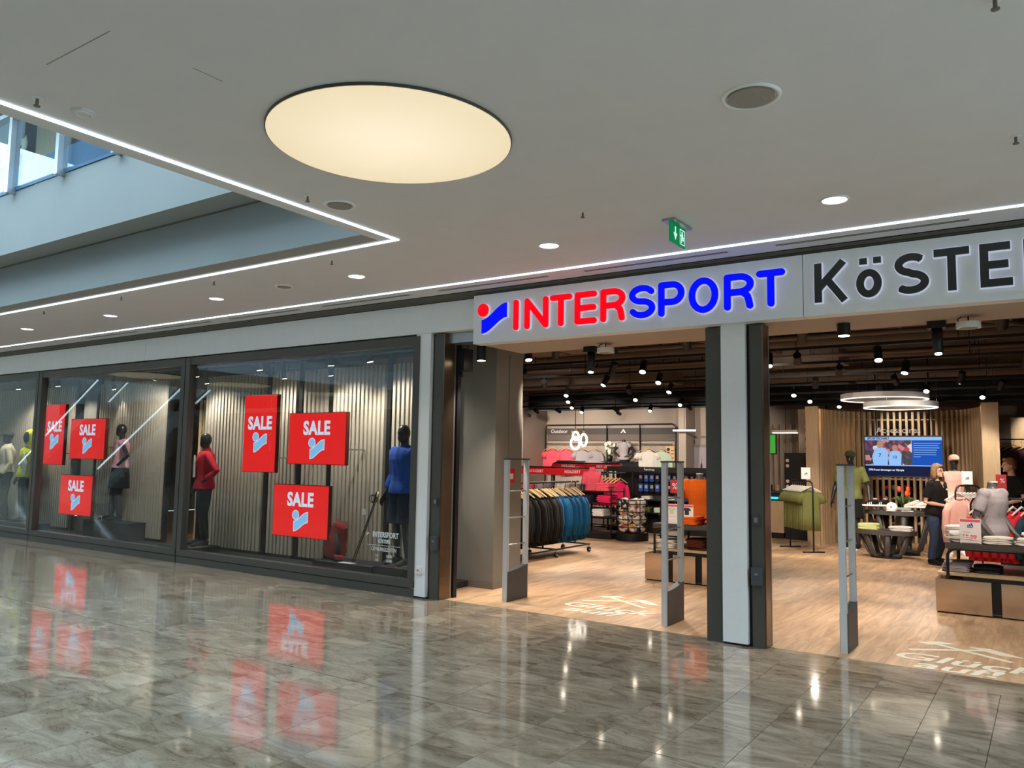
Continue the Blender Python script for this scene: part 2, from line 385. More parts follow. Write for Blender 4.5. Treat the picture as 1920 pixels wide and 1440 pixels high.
_o = 'first second third fourth fifth sixth seventh eighth ninth tenth eleventh twelfth thirteenth fourteenth fifteenth sixteenth seventeenth eighteenth nineteenth twentieth'.split()
ORD = _o+['twenty-'+x for x in _o[:9]]+['thirtieth']
# ================================================================== THE SETTING
CZ = 3.42                                   # mall ceiling height
X0, X1 = -42.0, 14.0
VR = .6                                    # left edge of an unseen second roof opening, added to brighten the right side
VY = -6.5
def in_view(x, y, z=0., m=.06):
    d = Vector((x, y, z-1.6)); w = d.dot(fw)
    if w < .2: return None
    a = d.dot(r2)/w*1483.78/960; b = d.dot(u2)/w*1483.78/720
    return w if abs(a) < 1+m and abs(b) < 1+m else None
def laid_floor(root, pieces, m, name, top, th, limit=290):
    """pieces: (x0,x1,y0,y1); the ones that show largest become parts, the others one joined part"""
    def rank(q):
        w = in_view((q[0]+q[1])/2, (q[2]+q[3])/2); return w if w else 1e6+math.hypot((q[0]+q[1])/2, (q[2]+q[3])/2)
    pieces.sort(key=rank); cache = {}
    for q in pieces[:limit]:
        w, h = round(q[1]-q[0], 3), round(q[3]-q[2], 3)
        if (w, h) not in cache:
            me = MB().box(0, w, 0, h, -th, 0).mesh(name); me.materials.append(M[m]); cache[(w, h)] = me
        o = bpy.data.objects.new(name, cache[(w, h)]); COL.objects.link(o); o.parent = root; o.location = (q[0], q[2], top)
    mb = MB()
    for q in pieces[limit:]: mb.box(q[0], q[1], q[2], q[3], top-th, top)
    tag(mb.build(name+'_field', m, root), kind='stuff')
# mall floor: polished slabs in rows running towards the shop, a border course along the shop front
fl_mall = MB().box(X0, X1, -9, 7.1, -.3, -.006).build('floor', 'stone_joint')
tag(fl_mall, 'polished grey-beige stone slab floor of the mall', 'floor', kind='structure')
rnd = random.Random(3); pcs = []; g = .0017; W = .3775
k = 0; x = -.35+W*38
while x > X0:
    xa, xb = x-W, x
    for ya, yb in ((-9., 4.176), (4.184, 6.68)):
        y = yb+ (0 if yb > 5 else 0); first = True
        while y > ya+.01:
            L = rnd.choice((.63, .63, .945, 1.26))
            if first: L *= rnd.choice((1, .5, 1, .66)); first = False
            y0 = max(ya, y-L)
            if y0-ya < .2: y0 = ya
            pcs.append((xa+g, xb-g, y0+g, y-g)); y = y0
    x -= W
x = X1
while x > X0:
    L = .775; pcs.append((x-L+g, x-g, 6.68+g, 7.098)); x -= L
laid_floor(fl_mall, pcs, 'stone', 'tile', 0., .012)
# shop floor: oak planks running into the shop
fl_shop = MB().box(-20, 6, 7.1, 22.6, -.3, -.004).build('floor', 'wood_joint')
tag(fl_shop, 'pale oak plank floor inside the sports shop', 'floor', kind='structure')
pcs = []; W = .228; x = 5.9
while x > -19.8:
    y = 7.1; first = True
    while y < 22.5:
        L = rnd.choice((1.22, 1.5, 1.83))
        if first: L *= rnd.random()*.8+.2; first = False
        y1 = min(22.5, y+L); pcs.append((x-W+.0006, x-.0006, y+.0006, y1-.0006)); y = y1
    x -= W
laid_floor(fl_shop, pcs, 'planks', 'plank', 0., .008)
# mall ceiling around the atrium opening; unseen edges sized to balance the daylight
cm = MB(); cm.box(-20.2, -15.4, VY, 4.62, CZ, CZ+.5); cm.box(-15.4, -4.66, VY, -2.2, CZ, CZ+.5)
cm.box(-4.66, VR, -9, 6.84, CZ, CZ+.5); cm.box(VR, X1, 4.62, 6.84, CZ, CZ+.5); cm.box(VR, X1, -9, VY, CZ, CZ+.5); cm.box(X0, -4.66, 4.62, 6.84, CZ, CZ+.5); cm.box(X0, -4.66, -9, VY, CZ, CZ+.5)
ceil = tag(cm.build('ceiling', 'ceiling'), 'plain off-white suspended ceiling of the mall walkway', 'ceiling', kind='structure')
# floor slab of the upper gallery, with its overhanging front
tag(MB().box(X0, -4.66, 4.3, 7.6, 3.94, 4.69).box(X0, -4.66, 4.60, 4.8, CZ-.001, 3.94).box(-4.66, VR, -9, 7.6, CZ+.5, 4.69).box(VR, X1, 4.3, 7.6, CZ+.5, 4.69).build('trim_1', 'cyan'),
    'pale rendered edge of the upper gallery above the atrium opening', 'gallery edge', kind='structure')
tag(MB().box(X0, -4.66, 4.59, 4.6, 3.925, 3.932).build('trim_2', 'ribs'), 'thin dark joint line under the gallery overhang', 'joint', kind='structure')
tag(MB().box(X0, X1, VY-.2, VY, CZ, 9).build('wall_opposite', 'cyan'), 'pale upper wall on the far side of the atrium', 'wall', kind='structure')
tag(MB().box(X0, X1, -9.2, -9, -.3, CZ+.5).build('wall_back', 'c_char'), 'dark shop front opposite the sports shop', 'wall', kind='structure')
tag(MB().box(X1, X1+.2, -9.2, 7.6, -.3, 9).build('wall_right', 'white'), 'plain end wall of the mall walkway', 'wall', kind='structure')  # unseen end wall, made white to bounce daylight onto the ceiling
tag(MB().box(X0-.2, X0, -9.2, 7.6, -.3, 9).build('wall_left', 'column'), 'distant end wall of the mall', 'wall', kind='structure')
tag(MB().box(-4.66, VR, VY, 7.6, 8.8, 9).box(-15.4, -4.66, VY, -2.2, 8.8, 9).box(-20.2, -15.4, VY, 4.6, 8.8, 9).box(X0, -4.66, 4.6, 7.8, 8.8, 9).box(VR, X1, 4.6, 7.8, 8.8, 9).build('roof', 'cyan'), 'pale ceiling over the upper gallery', 'roof', kind='structure')
# upper shop front, seen through the atrium opening
up_w = tag(MB().box(X0, X1, 7.5, 7.7, 4.69, 9).build('wall_upper', 'c_char'), 'dark shop front on the upper gallery', 'shop front', kind='structure')
MB().box(-16.85, -15.6, 7.42, 7.5, 4.69, 8.6).build('wood_panel', 'oak', up_w)
MB().box(-20, -17.55, 7.44, 7.5, 7.95, 8.8).build('white_panel', 'white', up_w)
MB().box(-20, -16.9, 7.2, 7.5, 7.3, 7.4).build('ledge', 'black', up_w)
for i, (x, z) in enumerate(((-18.5, 7.6), (-17.95, 7.64), (-17.5, 7.72), (-17.12, 7.78))):
    t = thing('tulip_ornament', 'white tulip-shaped ornament on the upper gallery ledge, %s from the wooden panel' % ('fourth','third','second','first')[i], 'ornament', (x, 7.3, z-.16), group='tulip ornaments on the gallery ledge')
    z -= .02
    for s_, tl in ((-.1,.35), (0,0), (.1,-.35)):
        mb = MB(); rr = []
        for q, w in ((0,.03),(.12,.085),(.24,.08),(.38,.012)):
            rr.append([(x+s_*(q*2+.2)+w*math.cos(a*math.pi/4), 7.3+w*.6*math.sin(a*math.pi/4), z-.16+q) for a in range(8)])
        mb.rings(rr).build('petal', 'flower', t, True)
    MB().ell((x, 7.24, z-.02), .035, .03, .05).build('core', 'c_brown', t, True)
# balustrade of the upper gallery
bal = thing('glass_balustrade', 'glass balustrade with steel posts along the upper gallery edge', 'balustrade', (-9, 4.3, 4.69))
px_ = [-9.04-1.17*i for i in range(-3, 9)]
for i, x in enumerate(px_):
    MB().box(x-.035, x+.035, 4.2, 4.31, 4.66, 5.62).build('post', 'steel', bal)
    MB().box(x-1.13, x-.04, 4.255, 4.27, 4.72, 5.58).build('pane', 'glassb', bal)
    MB().box(x-1.13, x-.04, 4.29, 4.31, 4.7, 5.0).build('apron', M.setdefault('apron', mat('sky_reflection_apron', S(96,122,156), .4)), bal)  # sky mirrored in the glass apron is put into its blue colour
MB().box(px_[-1], px_[0], 4.2, 4.3, 5.62, 5.67).build('handrail', 'steel', bal)

# LED lines let into the ceiling
def led(name, label, *b): tag(MB().box(*b).build(name, 'led'), label, 'light line')
led('led_line', 'thin white light line along the ceiling in front of the shop fascia', -41, X1-.2, 6.447, 6.473, CZ-.009, CZ-.0005)
led('led_line', 'thin white light line along the atrium edge nearest the shop', -27, -4.485, 4.845, 4.871, CZ-.009, CZ-.0005)
led('led_line', 'thin white light line running from the atrium corner towards the viewer', -4.51, -4.484, VY, 4.843, CZ-.009, CZ-.0005)
# round backlit ceiling lamp
d = thing('round_ceiling_lamp', 'large round backlit ceiling lamp glowing warm white', 'ceiling lamp', (-3.08, 3.25, CZ))
MB().cyl((0,0), .699, -.016, 0, 72).build('rim', 'dark', d, world=False)
MB().cyl((0,0), .693, -.019, -.0155, 72).build('membrane', 'disc', d, world=False)
for i, y in enumerate((3.4, .75, -2.5)):
    d = thing('round_ceiling_lamp', ('round backlit ceiling lamp of the far ceiling band, nearest the shop','round backlit ceiling lamp in the middle of the far ceiling band','round backlit ceiling lamp of the far ceiling band, away from the shop')[i], 'ceiling lamp', (-17.8, y, CZ))
    MB().cyl((0,0), .82, -.016, 0, 48).build('rim', 'dark', d, world=False)
    MB().cyl((0,0), .813, -.019, -.0155, 48).build('membrane', 'disc', d, world=False)
# escalators across the atrium
def escalator(la, xa, za, xb, y0, y1):
    k_ = .5695; dz = 1.0; t = thing('escalator', la, 'escalator', (xa, (y0+y1)/2, 0))
    zl = lambda x: za+k_*(x-xa); x0_ = xa-(za-.95)/k_
    for y in (y0, y1):
        MB().prism([(x0_,.25),(xb,zl(xb)-.75),(xb,zl(xb)),(x0_,zl(x0_))], y-.006, y+.006).build('balustrade', 'glassb', t)
        MB().prism([(x0_,-.0),(xb,zl(xb)-1.3),(xb,zl(xb)-.75),(x0_,.25)], y-.03, y+.03).build('skirt', 'steel', t)
        MB().chain([(x0_-.3,y,.9),(x0_,y,.98),(xb,y,zl(xb)+.04),(xb+.6,y,zl(xb)+.06)], .035, 8).build('handrail', 'black', t, True)
        MB().prism([(x0_,zl(x0_)-.05),(xb,zl(xb)-.05),(xb,zl(xb)),(x0_,zl(x0_))], y-.02, y+.02).build('light_line', 'led', t)
    n = int((zl(xb)-1.0)/.2)
    for i in range(max(2, n)): MB().box(x0_+i*.351, x0_+(i+1)*.351, y0+.03, y1-.03, max(0,.2*i-.15), .05+.2*i).build('step', 'steel', t)
escalator('escalator rising across the atrium behind the viewer', -29.62, .63+.35, -23.9, -3.1, -2.0)
escalator('second escalator rising across the atrium further behind', -38.1, 1.72, -32.4, -4.9, -3.6)
# recessed downlights
dl = None
for i, x in enumerate((-1.17, -3.49, -5.79, -8.1, -10.41, -12.72, -15.03, 1.15)):
    where = ['to the right of the exit sign','left of the exit sign','third from the right','fourth from the right','fifth from the right','leftmost in view','beyond the left edge','beyond the right edge'][i]
    t = thing('recessed_downlight', 'round recessed ceiling downlight before the shop, '+where, 'downlight', (x, 5.67, CZ), group='downlights before the shop')
    MB().torus((0,0,-.002), .088, .010).build('ring', 'white', t, True, world=False)
    MB().cyl((0,0), .082, -.006, .0, 24).build('lens', 'down', t, world=False)
    L = bpy.data.lights.new('downlight', 'SPOT'); L.energy = DOWN_W; L.spot_size = R(110); L.spot_blend = .7; L.shadow_soft_size = .07; L.color = (1,.90,.80)
    lo = bpy.data.objects.new('downlight_beam', L); COL.objects.link(lo); lo.parent = t; lo.location = (0,0,-.03)
# ceiling loudspeakers
for x, y, r, la in ((-1.17, 3.81, .135, 'round grey ceiling loudspeaker right of the large round lamp'), (-4.23, 3.95, .105, 'round grey ceiling loudspeaker beside the atrium corner'), (-6.85, 5.63, .09, 'round grey ceiling loudspeaker between two downlights')):
    t = thing('ceiling_loudspeaker', la, 'loudspeaker', (x, y, CZ))
    MB().torus((0,0,0), r, .012).build('ring', 'white', t, True, world=False)
    MB().cyl((0,0), r-.02, -.012, 0, 32).build('grille', M.setdefault('grille', mat('speaker_grille', S(150,147,143), .7, scale=300, var=.3)), t, world=False)
# sprinklers
for x, y, la in ((-4.29,1.88,'nearest the upper left picture corner'),(-4.28,3.69,'beside the atrium corner loudspeaker'),(-2.8,5.02,'between the round lamp and the exit sign'),(-5.52,5.08,'just past the atrium corner'),(-7.3,5.07,'second past the atrium corner'),(-9.02,5.03,'third past the atrium corner'),(-10.88,5.04,'fourth past the atrium corner'),(-.09,5.07,'at the right picture edge'),(-.11,3.49,'at the upper right picture corner')):
    t = thing('sprinkler', 'small ceiling sprinkler '+la, 'sprinkler', (x, y, CZ))
    MB().cyl((0,0), .028, -.004, 0, 16).build('rosette', 'white', t, world=False)
    MB().cyl((0,0), .008, -.038, -.004, 10).cyl((0,0), .016, -.043, -.038, 12).build('nozzle', 'ribs', t, world=False)
t = thing('smoke_detector', 'flat white smoke detector at the atrium edge', 'detector', (-4.25, 2.1, CZ)); MB().cyl((0,0), .06, -.012, 0, 20, ).build('body', 'ceiling', t, world=False)
MB().torus((0,0,-.012), .04, .006, n=20, m=6).build('ring', 'fascia', t, True, world=False)
tag(MB().box(-3.87, -3.32, 1.722, 1.727, CZ-.001, CZ).box(-3.305, -3.3, 2.12, 2.28, CZ-.001, CZ).build('trim_3', 'grille'), 'hairline access panel joint in the ceiling', 'joint', kind='structure')
# air slots
for i in range(8):
    xa = -1.85-1.835*i+1.835
    t = thing('air_slot', 'narrow black double air slot in the ceiling, number %s from the right above the fascia' % ('one','two','three','four','five','six','seven','eight')[i], 'air vent', (xa+.7, 6.65, CZ))
    for dy in (-.014, .014): MB().box(xa, xa+1.42, 6.65+dy-.006, 6.65+dy+.006, CZ-.004, CZ).build('slot', 'blackp', t)
    MB().box(xa-.03, xa+1.45, 6.615, 6.685, CZ-.002, CZ+.001).build('frame', 'ceiling', t)
# ribbed trim between ceiling and fascia
t = tag(bpy.data.objects.new('trim_4', None), 'dark ribbed trim between the ceiling and the shop fascia', 'trim', kind='structure'); COL.objects.link(t)
for i in range(4): MB().box(X0, X1, 6.84+i*.036, 6.84+i*.036+.024, 3.42-.012-i*.013, 3.46).build('rib', 'ribs', t)
MB().box(X0, X1, 6.84, 7.1, 3.412, 3.47).build('rib_bed', 'dark', t)
# exit sign
t = thing('exit_sign', 'green illuminated emergency exit sign hanging from the ceiling', 'sign', (-2.32, 5.65, CZ))
MB().box(-2.37, -2.27, 5.48, 5.83, CZ-.015, CZ).build('ceiling_plate', 'steel', t)
MB().box(-2.327, -2.313, 5.51, 5.80, CZ-.165, CZ-.015).build('panel', 'exit_g', t)
for s_ in (-1, 1):
    xf = -2.32+s_*.0085
    q = MB()
    q.v = []; 
    def rect(ya, yb, za, zb): q.box(xf-.0012, xf+.0012, ya, yb, za, zb)
    rect(5.60-.008, 5.60+.008, CZ-.085, CZ-.035)
    q.add([(xf-.0012,5.565,CZ-.085),(xf-.0012,5.635,CZ-.085),(xf-.0012,5.60,CZ-.14),(xf+.0012,5.565,CZ-.085),(xf+.0012,5.635,CZ-.085),(xf+.0012,5.60,CZ-.14)], [(0,1,2),(5,4,3),(0,3,4,1),(1,4,5,2),(2,5,3,0)])
    rect(5.69, 5.785, CZ-.15, CZ-.145); rect(5.69,5.696,CZ-.15,CZ-.03); rect(5.779,5.785,CZ-.15,CZ-.03); rect(5.69,5.785,CZ-.036,CZ-.03)
    rect(5.725,5.745,CZ-.06,CZ-.045); rect(5.72,5.75,CZ-.1,CZ-.064); rect(5.70,5.72,CZ-.085,CZ-.075); rect(5.75,5.77,CZ-.095,CZ-.085); rect(5.715,5.728,CZ-.135,CZ-.1); rect(5.742,5.765,CZ-.115,CZ-.1)
    q.build('pictogram', 'exit_w', t)

# ================================================================== SHOP FRONT
FY = 7.0
# fascia over the windows: panels with seams
t = tag(bpy.data.objects.new('wall_fascia', None), 'pale grey fascia panels above the shop windows', 'fascia', kind='structure'); COL.objects.link(t)
xs = [-5.19, -11.69, -18.2, -24.7, -33, -42]
for a, b in zip(xs[1:], xs[:-1]): MB().box(a+.003, b-.003, 6.96, 7.3, 3.02, 3.36).build('panel', 'fascia', t)
MB().box(-42, 6, 7.3, 7.35, 2.9, 3.95).build('upstand', 'black', t)
# glazed bays
def bay(n, xa, xb, la, split):
    t = tag(bpy.data.objects.new('window_%d' % n, None), la, 'shop window', kind='structure'); COL.objects.link(t)
    f = 'dark'
    MB().box(xa, xb, 6.965, 7.04, 0, .095).build('plinth', f, t)
    MB().box(xa, xb, 6.985, 7.05, .095, .105).build('gap', 'black', t)
    MB().box(xa, xb, 6.955, 7.06, .105, .19).build('bottom_rail', f, t)
    MB().box(xa, xb, 6.97, 7.06, 2.89, 3.0).build('top_rail', f, t)
    MB().box(xa, xa+.1, 6.96, 7.07, .105, 2.99).build('jamb', f, t)
    MB().box(xb-.09, xb, 6.96, 7.07, .105, 2.99).build('jamb', f, t)
    xs = [xa+.1]+split+[xb-.09]
    for a, b in zip(xs[:-1], xs[1:]): MB().box(a+.002, b-.002, 7.02, 7.032, .19, 2.89).build('pane', 'glass', t)
bay(1, -10.6, -6.04, 'shop window with the red jacket and blue jacket mannequins', [-8.7])
bay(2, -15.02, -10.62, 'shop window with the pink-topped mannequin', [-13.0])
bay(3, -19.5, -15.04, 'shop window at the left picture edge', [-17.2])
bay(4, -24.0, -19.52, 'further shop window beyond the left picture edge', [-21.7])
tag(MB().box(-42, -24, 7.0, 7.3, 0, 3.02).build('wall_front_left', 'fascia'), 'plain shop front wall far beyond the windows', 'wall', kind='structure')
# pillars with white cladding and metal jambs
def pillar(n, la, wx0, wx1, ztop, left, right):
    t = tag(bpy.data.objects.new('column_%d' % n, None), la, 'pillar', kind='structure'); COL.objects.link(t)
    MB().box(wx0, wx1, 6.975, 7.2, .02, ztop).build('cladding', 'white', t)
    MB().box(wx0+.002, wx1-.002, 6.99, 7.2, 0, .02).build('base', 'black', t)
    for kind, a, b, y0, y1 in left+right: MB().box(a, b, y0, y1, 0, ztop-.01).build('jamb' if kind != 'black' else 'shadow_gap', kind, t)
    return t
pl1 = pillar(1, 'white clad pillar between the window and the entrance', -6.04-.06, -5.88, 3.02, [], [('black',-5.88,-5.85,7.03,7.2),('dark',-5.85,-5.72,7.01,7.06),('bronze',-5.735,-5.70,7.012,7.2),('steel',-5.715,-5.70,7.2,7.225)])
pl2 = pillar(2, 'white clad pillar between the two entrances', -2.447, -2.225, 2.83, [('dark',-2.6,-2.45,7.0,7.15)], [('black',-2.225,-2.19,7.03,7.2),('dark',-2.19,-2.085,6.995,7.06),('bronze',-2.1,-2.07,6.997,7.15),('steel',-2.085,-2.068,7.15,7.17)])
pl3 = pillar(3, 'white clad pillar at the far side of the second entrance', 1.45, 1.68, 2.83, [('dark',1.3,1.45,7.0,7.15)], [])
tag(MB().box(1.68, 6, 7.0, 7.25, 0, 2.83).build('wall_front', 'white'), 'white shop front wall beyond the second entrance', 'wall', kind='structure')
tag(MB().box(-6.0, -5.15, 7.08, 7.3, 2.9, 3.04).build('trim_5', 'steel'), 'metal lintel beside the illuminated sign', 'lintel', kind='structure')
for x, y, z, w, h, la in ((-5.77,7.0,1.09,.05,.085,'small grey switch plate on the jamb left of the entrance'),(-2.145,6.985,1.09,.05,.085,'small grey switch plate on the centre pillar jamb')):
    t = thing('switch_plate', la, 'switch', (x, y, z)); MB().box(x-w/2, x+w/2, y-.012, y+.012, z-h/2, z+h/2).build('plate', 'grey_pl', t); MB().box(x-.016, x+.016, y-.016, y-.012, z-.022, z+.022).build('rocker', 'steel', t)
for x, y, z, la in ((-5.765,6.985,.63,'dark lock box low on the jamb left of the entrance'),(-2.14,6.97,.61,'dark lock box low on the centre pillar jamb')):
    t = thing('lock_box', la, 'lock box', (x, y, z)); MB().box(x-.045, x+.045, y-.025, y+.025, z-.075, z+.075).build('housing', 'grey_pl', t); MB().box(x-.015, x+.015, y-.029, y-.025, z+.01, z+.03).build('keyhole', 'steel', t)
t = thing('power_socket', 'white wall socket low on the white pillar', 'socket', (-5.965, 6.97, .31))
MB().box(-6.005, -5.925, 6.955, 6.975, .27, .35).build('plate', 'paper', t); MB().torus((-5.965, 6.954, .31), .024, .005, 'y', 20, 6).build('ring', 'fascia', t, True)
for dx in (-.009, .009): MB().box(-5.965+dx-.003, -5.965+dx+.003, 6.95, 6.956, .306, .314).build('contact', 'black', t)
# shutter drive on its post just inside
t = thing('shutter_motor', 'black shutter motor box hanging high inside the entrance', 'motor', (-5.68, 7.32, 2.58))
MB().box(-5.745, -5.605, 7.25, 7.42, 2.6, 2.86).build('housing', 'black', t)
MB().chain([(-5.68,7.3,2.6),(-5.67,7.3,2.55),(-5.66,7.3,2.53)], .012).build('lever', 'black', t)
MB().chain([(-5.72,7.3,2.86),(-5.66,7.32,2.95),(-5.72,7.3,3.0)], .008).chain([(-5.62,7.33,2.84),(-5.6,7.33,2.93),(-5.61,7.33,3.0)], .007).build('cable', 'blackp', t)
MB().box(-5.64, -5.63, 7.245, 7.25, 2.7, 2.72).build('lamp', 'lens_off', t)
tag(MB().box(-5.78, -5.68, 7.24, 7.3, 0, 2.95).build('trim_6', 'black'), 'black shutter guide post inside the entrance', 'post', kind='structure')
# column just inside the entrance with skirting
t = tag(bpy.data.objects.new('column_4', None), 'beige painted square column inside the left entrance', 'pillar', kind='structure'); COL.objects.link(t)
MB().box(-6.3, -5.67, 8.0, 8.6, 0, 3.7).build('shaft', 'column', t)
MB().box(-6.312, -5.658, 7.988, 8.612, 0, .085).build('skirting', M.setdefault('skirt', mat('grey_skirting', S(128,122,116), .5)), t)
MB().box(-5.67, -5.655, 8.28, 8.295, .085, 2.9).build('conduit', 'column', t)
t = thing('fire_alarm_box', 'red fire alarm box on the beige column behind the antenna', 'alarm box', (-5.66, 8.29, 1.36))
MB().box(-5.67, -5.62, 8.21, 8.37, 1.28, 1.46).build('housing', 'red_pl', t); MB().box(-5.62, -5.615, 8.25, 8.33, 1.33, 1.4).build('glass_plate', 'paper', t)
# soffit over the entrances
tag(MB().box(-5.15, 6, 7.02, 7.72, 2.83, 2.86).build('trim_7', 'storewall'), 'beige soffit behind the illuminated sign', 'soffit', kind='structure')
tag(MB().box(-5.15, 6, 7.72, 7.78, 2.83, 3.7).build('trim_8', 'storewall'), 'beige upstand above the entrance soffit', 'upstand', kind='structure')

# ================================================================== ILLUMINATED SIGN
sg = thing('shop_sign', 'wide white sign panel with illuminated red, blue and black lettering over the entrances', 'sign', (-1.7, 6.9, 2.83))
for a, b in ((-5.19, -1.69), (-1.684, 2.2)): MB().box(a, b, 6.87, 7.02, 2.83, 3.365).build('panel', 'fascia', sg)
SYF, SYB = 6.815, 6.835
def put(pls, x, z, h, hw, col, rnd_=True, nm='letter', polys=()):
    f = MB(); b = MB(); rim = .007
    for pl in pls:
        P = [(x+a*h, z+c*h) for a, c in pl]
        stroke(f, P, hw, SYF-.0008*pls.index(pl), SYB, rnd_)
        Q = P
        if not rnd_:
            Q = list(P); 
            (ax, az), (bx, bz) = Q[0], Q[1]; d = math.hypot(ax-bx, az-bz); Q[0] = (ax+(ax-bx)/d*rim, az+(az-bz)/d*rim)
            (ax, az), (bx, bz) = Q[-1], Q[-2]; d = math.hypot(ax-bx, az-bz); Q[-1] = (ax+(ax-bx)/d*rim, az+(az-bz)/d*rim)
        stroke(b, Q, hw+rim, SYB, 6.862, rnd_)
    o = f.build(nm, col, sg); b.build('rim', 'rim_on', o); return o
h = .33; s = .095; e = 1-s
def gl_R(w): return [[(s,s),(s,e),(w*.5,e)]+arc(w*.52,.695,w*.48-s,e-.695,90,-90,10)+[(s,.49)], [(w*.5,.49)]+[(w*.5+(w*.40)*(.6*t+.0)*1.0, .49-.09*t*t) for t in (.3,.6,.8)]+[(w*.5+w*.28,.36),(w*.5+w*.32,.26),(w-s-.02,s)]]
def gl_S(w): return [arc(w/2,.70,w/2-s,.195,25,270,16)+arc(w/2,.305,w/2-s,.2,90,-155,16)[1:]]
GL = {'I':lambda w:[[(s,s),(s,e)]], 'N':lambda w:[[(s,s),(s,e),(w-s,s),(w-s,e)]], 'T':lambda w:[[(s,e),(w-s,e)],[(w/2,e),(w/2,s)]],
 'E':lambda w:[[(w-s,e),(s,e),(s,s),(w-s,s)],[(s,.5),(w-s-.02,.5)]], 'R':gl_R, 'S':gl_S,
 'P':lambda w:[[(s,s),(s,e),(w*.5,e)]+arc(w*.54,.655,w*.46-s,e-.655,90,-90,10)+[(s,.42)]], 'O':lambda w:[arc(w/2,.5,w/2-s,.5-s,0,360,32)]}
for ch, xa, xb, c in (('I',-4.63,-4.56,'red_on'),('N',-4.49,-4.20,'red_on'),('T',-4.18,-3.92,'red_on'),('E',-3.89,-3.64,'red_on'),('R',-3.60,-3.33,'red_on'),
                      ('S',-3.29,-3.02,'blue_on'),('P',-2.99,-2.73,'blue_on'),('O',-2.69,-2.41,'blue_on'),('R',-2.36,-2.09,'blue_on'),('T',-2.07,-1.82,'blue_on')):
    put(GL[ch]((xb-xa)/h), xa, 2.93, h, .0295, c)
# emblem: dot and wave
def wave(x, z, w, h0, rise, n=14, k=1.25):
    ss = lambda t: min(1, max(0, (3*t*t-2*t*t*t)*k-(k-1)/2)) if False else 3*t*t-2*t**3
    top = [(x+w*i/n, z+h0+rise*1.0*ss(i/n)) for i in range(n+1)]; bot = [(x+w*i/n, z+rise*.95*ss(i/n)) for i in range(n+1)]
    return bot+top[::-1]
def grow(poly, d):
    n = len(poly); out = []
    for i in range(n):
        a, b, c = poly[i-1], poly[i], poly[(i+1)%n]
        t1 = Vector((b[0]-a[0], b[1]-a[1])).normalized(); t2 = Vector((c[0]-b[0], c[1]-b[1])).normalized()
        nn = Vector((t1.y+t2.y, -t1.x-t2.x)); nn = nn.normalized()*min(1.5, 1/max(.5, nn.length/2)) if nn.length > 1e-4 else Vector((t1.y,-t1.x)); out.append((b[0]+nn.x*d, b[1]+nn.y*d))
    return out
def circ(x, z, rx, rz, n=28): return [(x+rx*math.cos(2*math.pi*i/n), z+rz*math.sin(2*math.pi*i/n)) for i in range(n)]
for poly, c in ((circ(-5.028, 3.185, .068, .072), 'red_on'), (wave(-5.04, 2.93, .32, .145, .165), 'blue_on')):
    o = MB().prism(poly, SYF, SYB).build('emblem', c, sg); MB().prism(grow(poly, .006), SYB, 6.862).build('rim', 'rim_on', o)
# second word, dark faces
q = .0285
def dk(pls, x, w, z=2.93, hh=.33): return put([[(a*w/hh, c) for a, c in pl] for pl in pls], x, z, hh, q, 'letter_dk', False)
dk([[(.12,0),(.12,1)],[(.14,.36),(.88,1.0)],[(.40,.56),(.9,0)]], -1.585, .265)
dk([arc(.5,.365,.335,.265,0,372,26)], -1.26, .20)
for x in (-1.20, -1.095): dk([[(.5,.85),(.5,1.0)]], x-.1+.0, .2)
dk([arc(.5,.715,.36,.185,38,255,14)+arc(.48,.29,.40,.195,80,-140,16)], -.975, .25)
dk([[(0,.914),(1,.914)],[(.5,.85),(.5,0)]], -.69, .24)
dk([[(.93,.914),(.14,.914)],[(.14,1),(.14,0)],[(.14,.086),(.97,.086)],[(.14,.5),(.86,.5)]], -.385, .215)
dk([[(.12,0),(.12,1)],[(.12,.914),(.6,.914)]+arc(.6,.694,.27,.22,90,-90,8)+[(.12,.46)],[(.5,.46),(.9,0)]], -.105, .25)
dk([arc(.5,.715,.36,.185,38,255,14)+arc(.48,.29,.40,.195,80,-140,16)], .2, .25)
# ================================================================== FIGURES
def lerp(a, b, t): return Vector(a)*(1-t)+Vector(b)*t
def hand(mb, wrist, d, palm_n, side, k=1., curl=.5):
    """palm, four fingers of unequal length, thumb leaving the side of the palm"""
    d = Vector(d).normalized(); pn = Vector(palm_n); pn = (pn-d*pn.dot(d)).normalized(); sd = d.cross(pn)*side; w = Vector(wrist)
    mb.chain([w-d*.02*k, w+d*.03*k, w+d*.075*k, w+d*.092*k], [(.026*k,.019*k),(.036*k,.016*k),(.040*k,.014*k),(.034*k,.012*k)], 10, sq=tuple(sd))
    for i, L in enumerate((.066, .076, .070, .054)):
        o = w+d*.085*k+sd*((1.5-i)*.0195*k); p1 = o+d*(L*.45*k)+pn*(L*.12*curl*k); p2 = p1+d*(L*.32*k)+pn*(L*.3*curl*k); p3 = p2+d*(L*.2*k)+pn*(L*.32*curl*k)
        mb.chain([o-d*.012*k, p1, p2, p3], [.0098*k,.0092*k,.0084*k,.0066*k], 8)
    o = w+d*.028*k+sd*.03*k; p1 = o+sd*.026*k+d*.026*k+pn*.012*k; p2 = p1+d*.03*k+sd*.008*k+pn*.014*k
    mb.chain([o-sd*.012*k, p1, p2], [.0125*k,.0112*k,.008*k], 8)
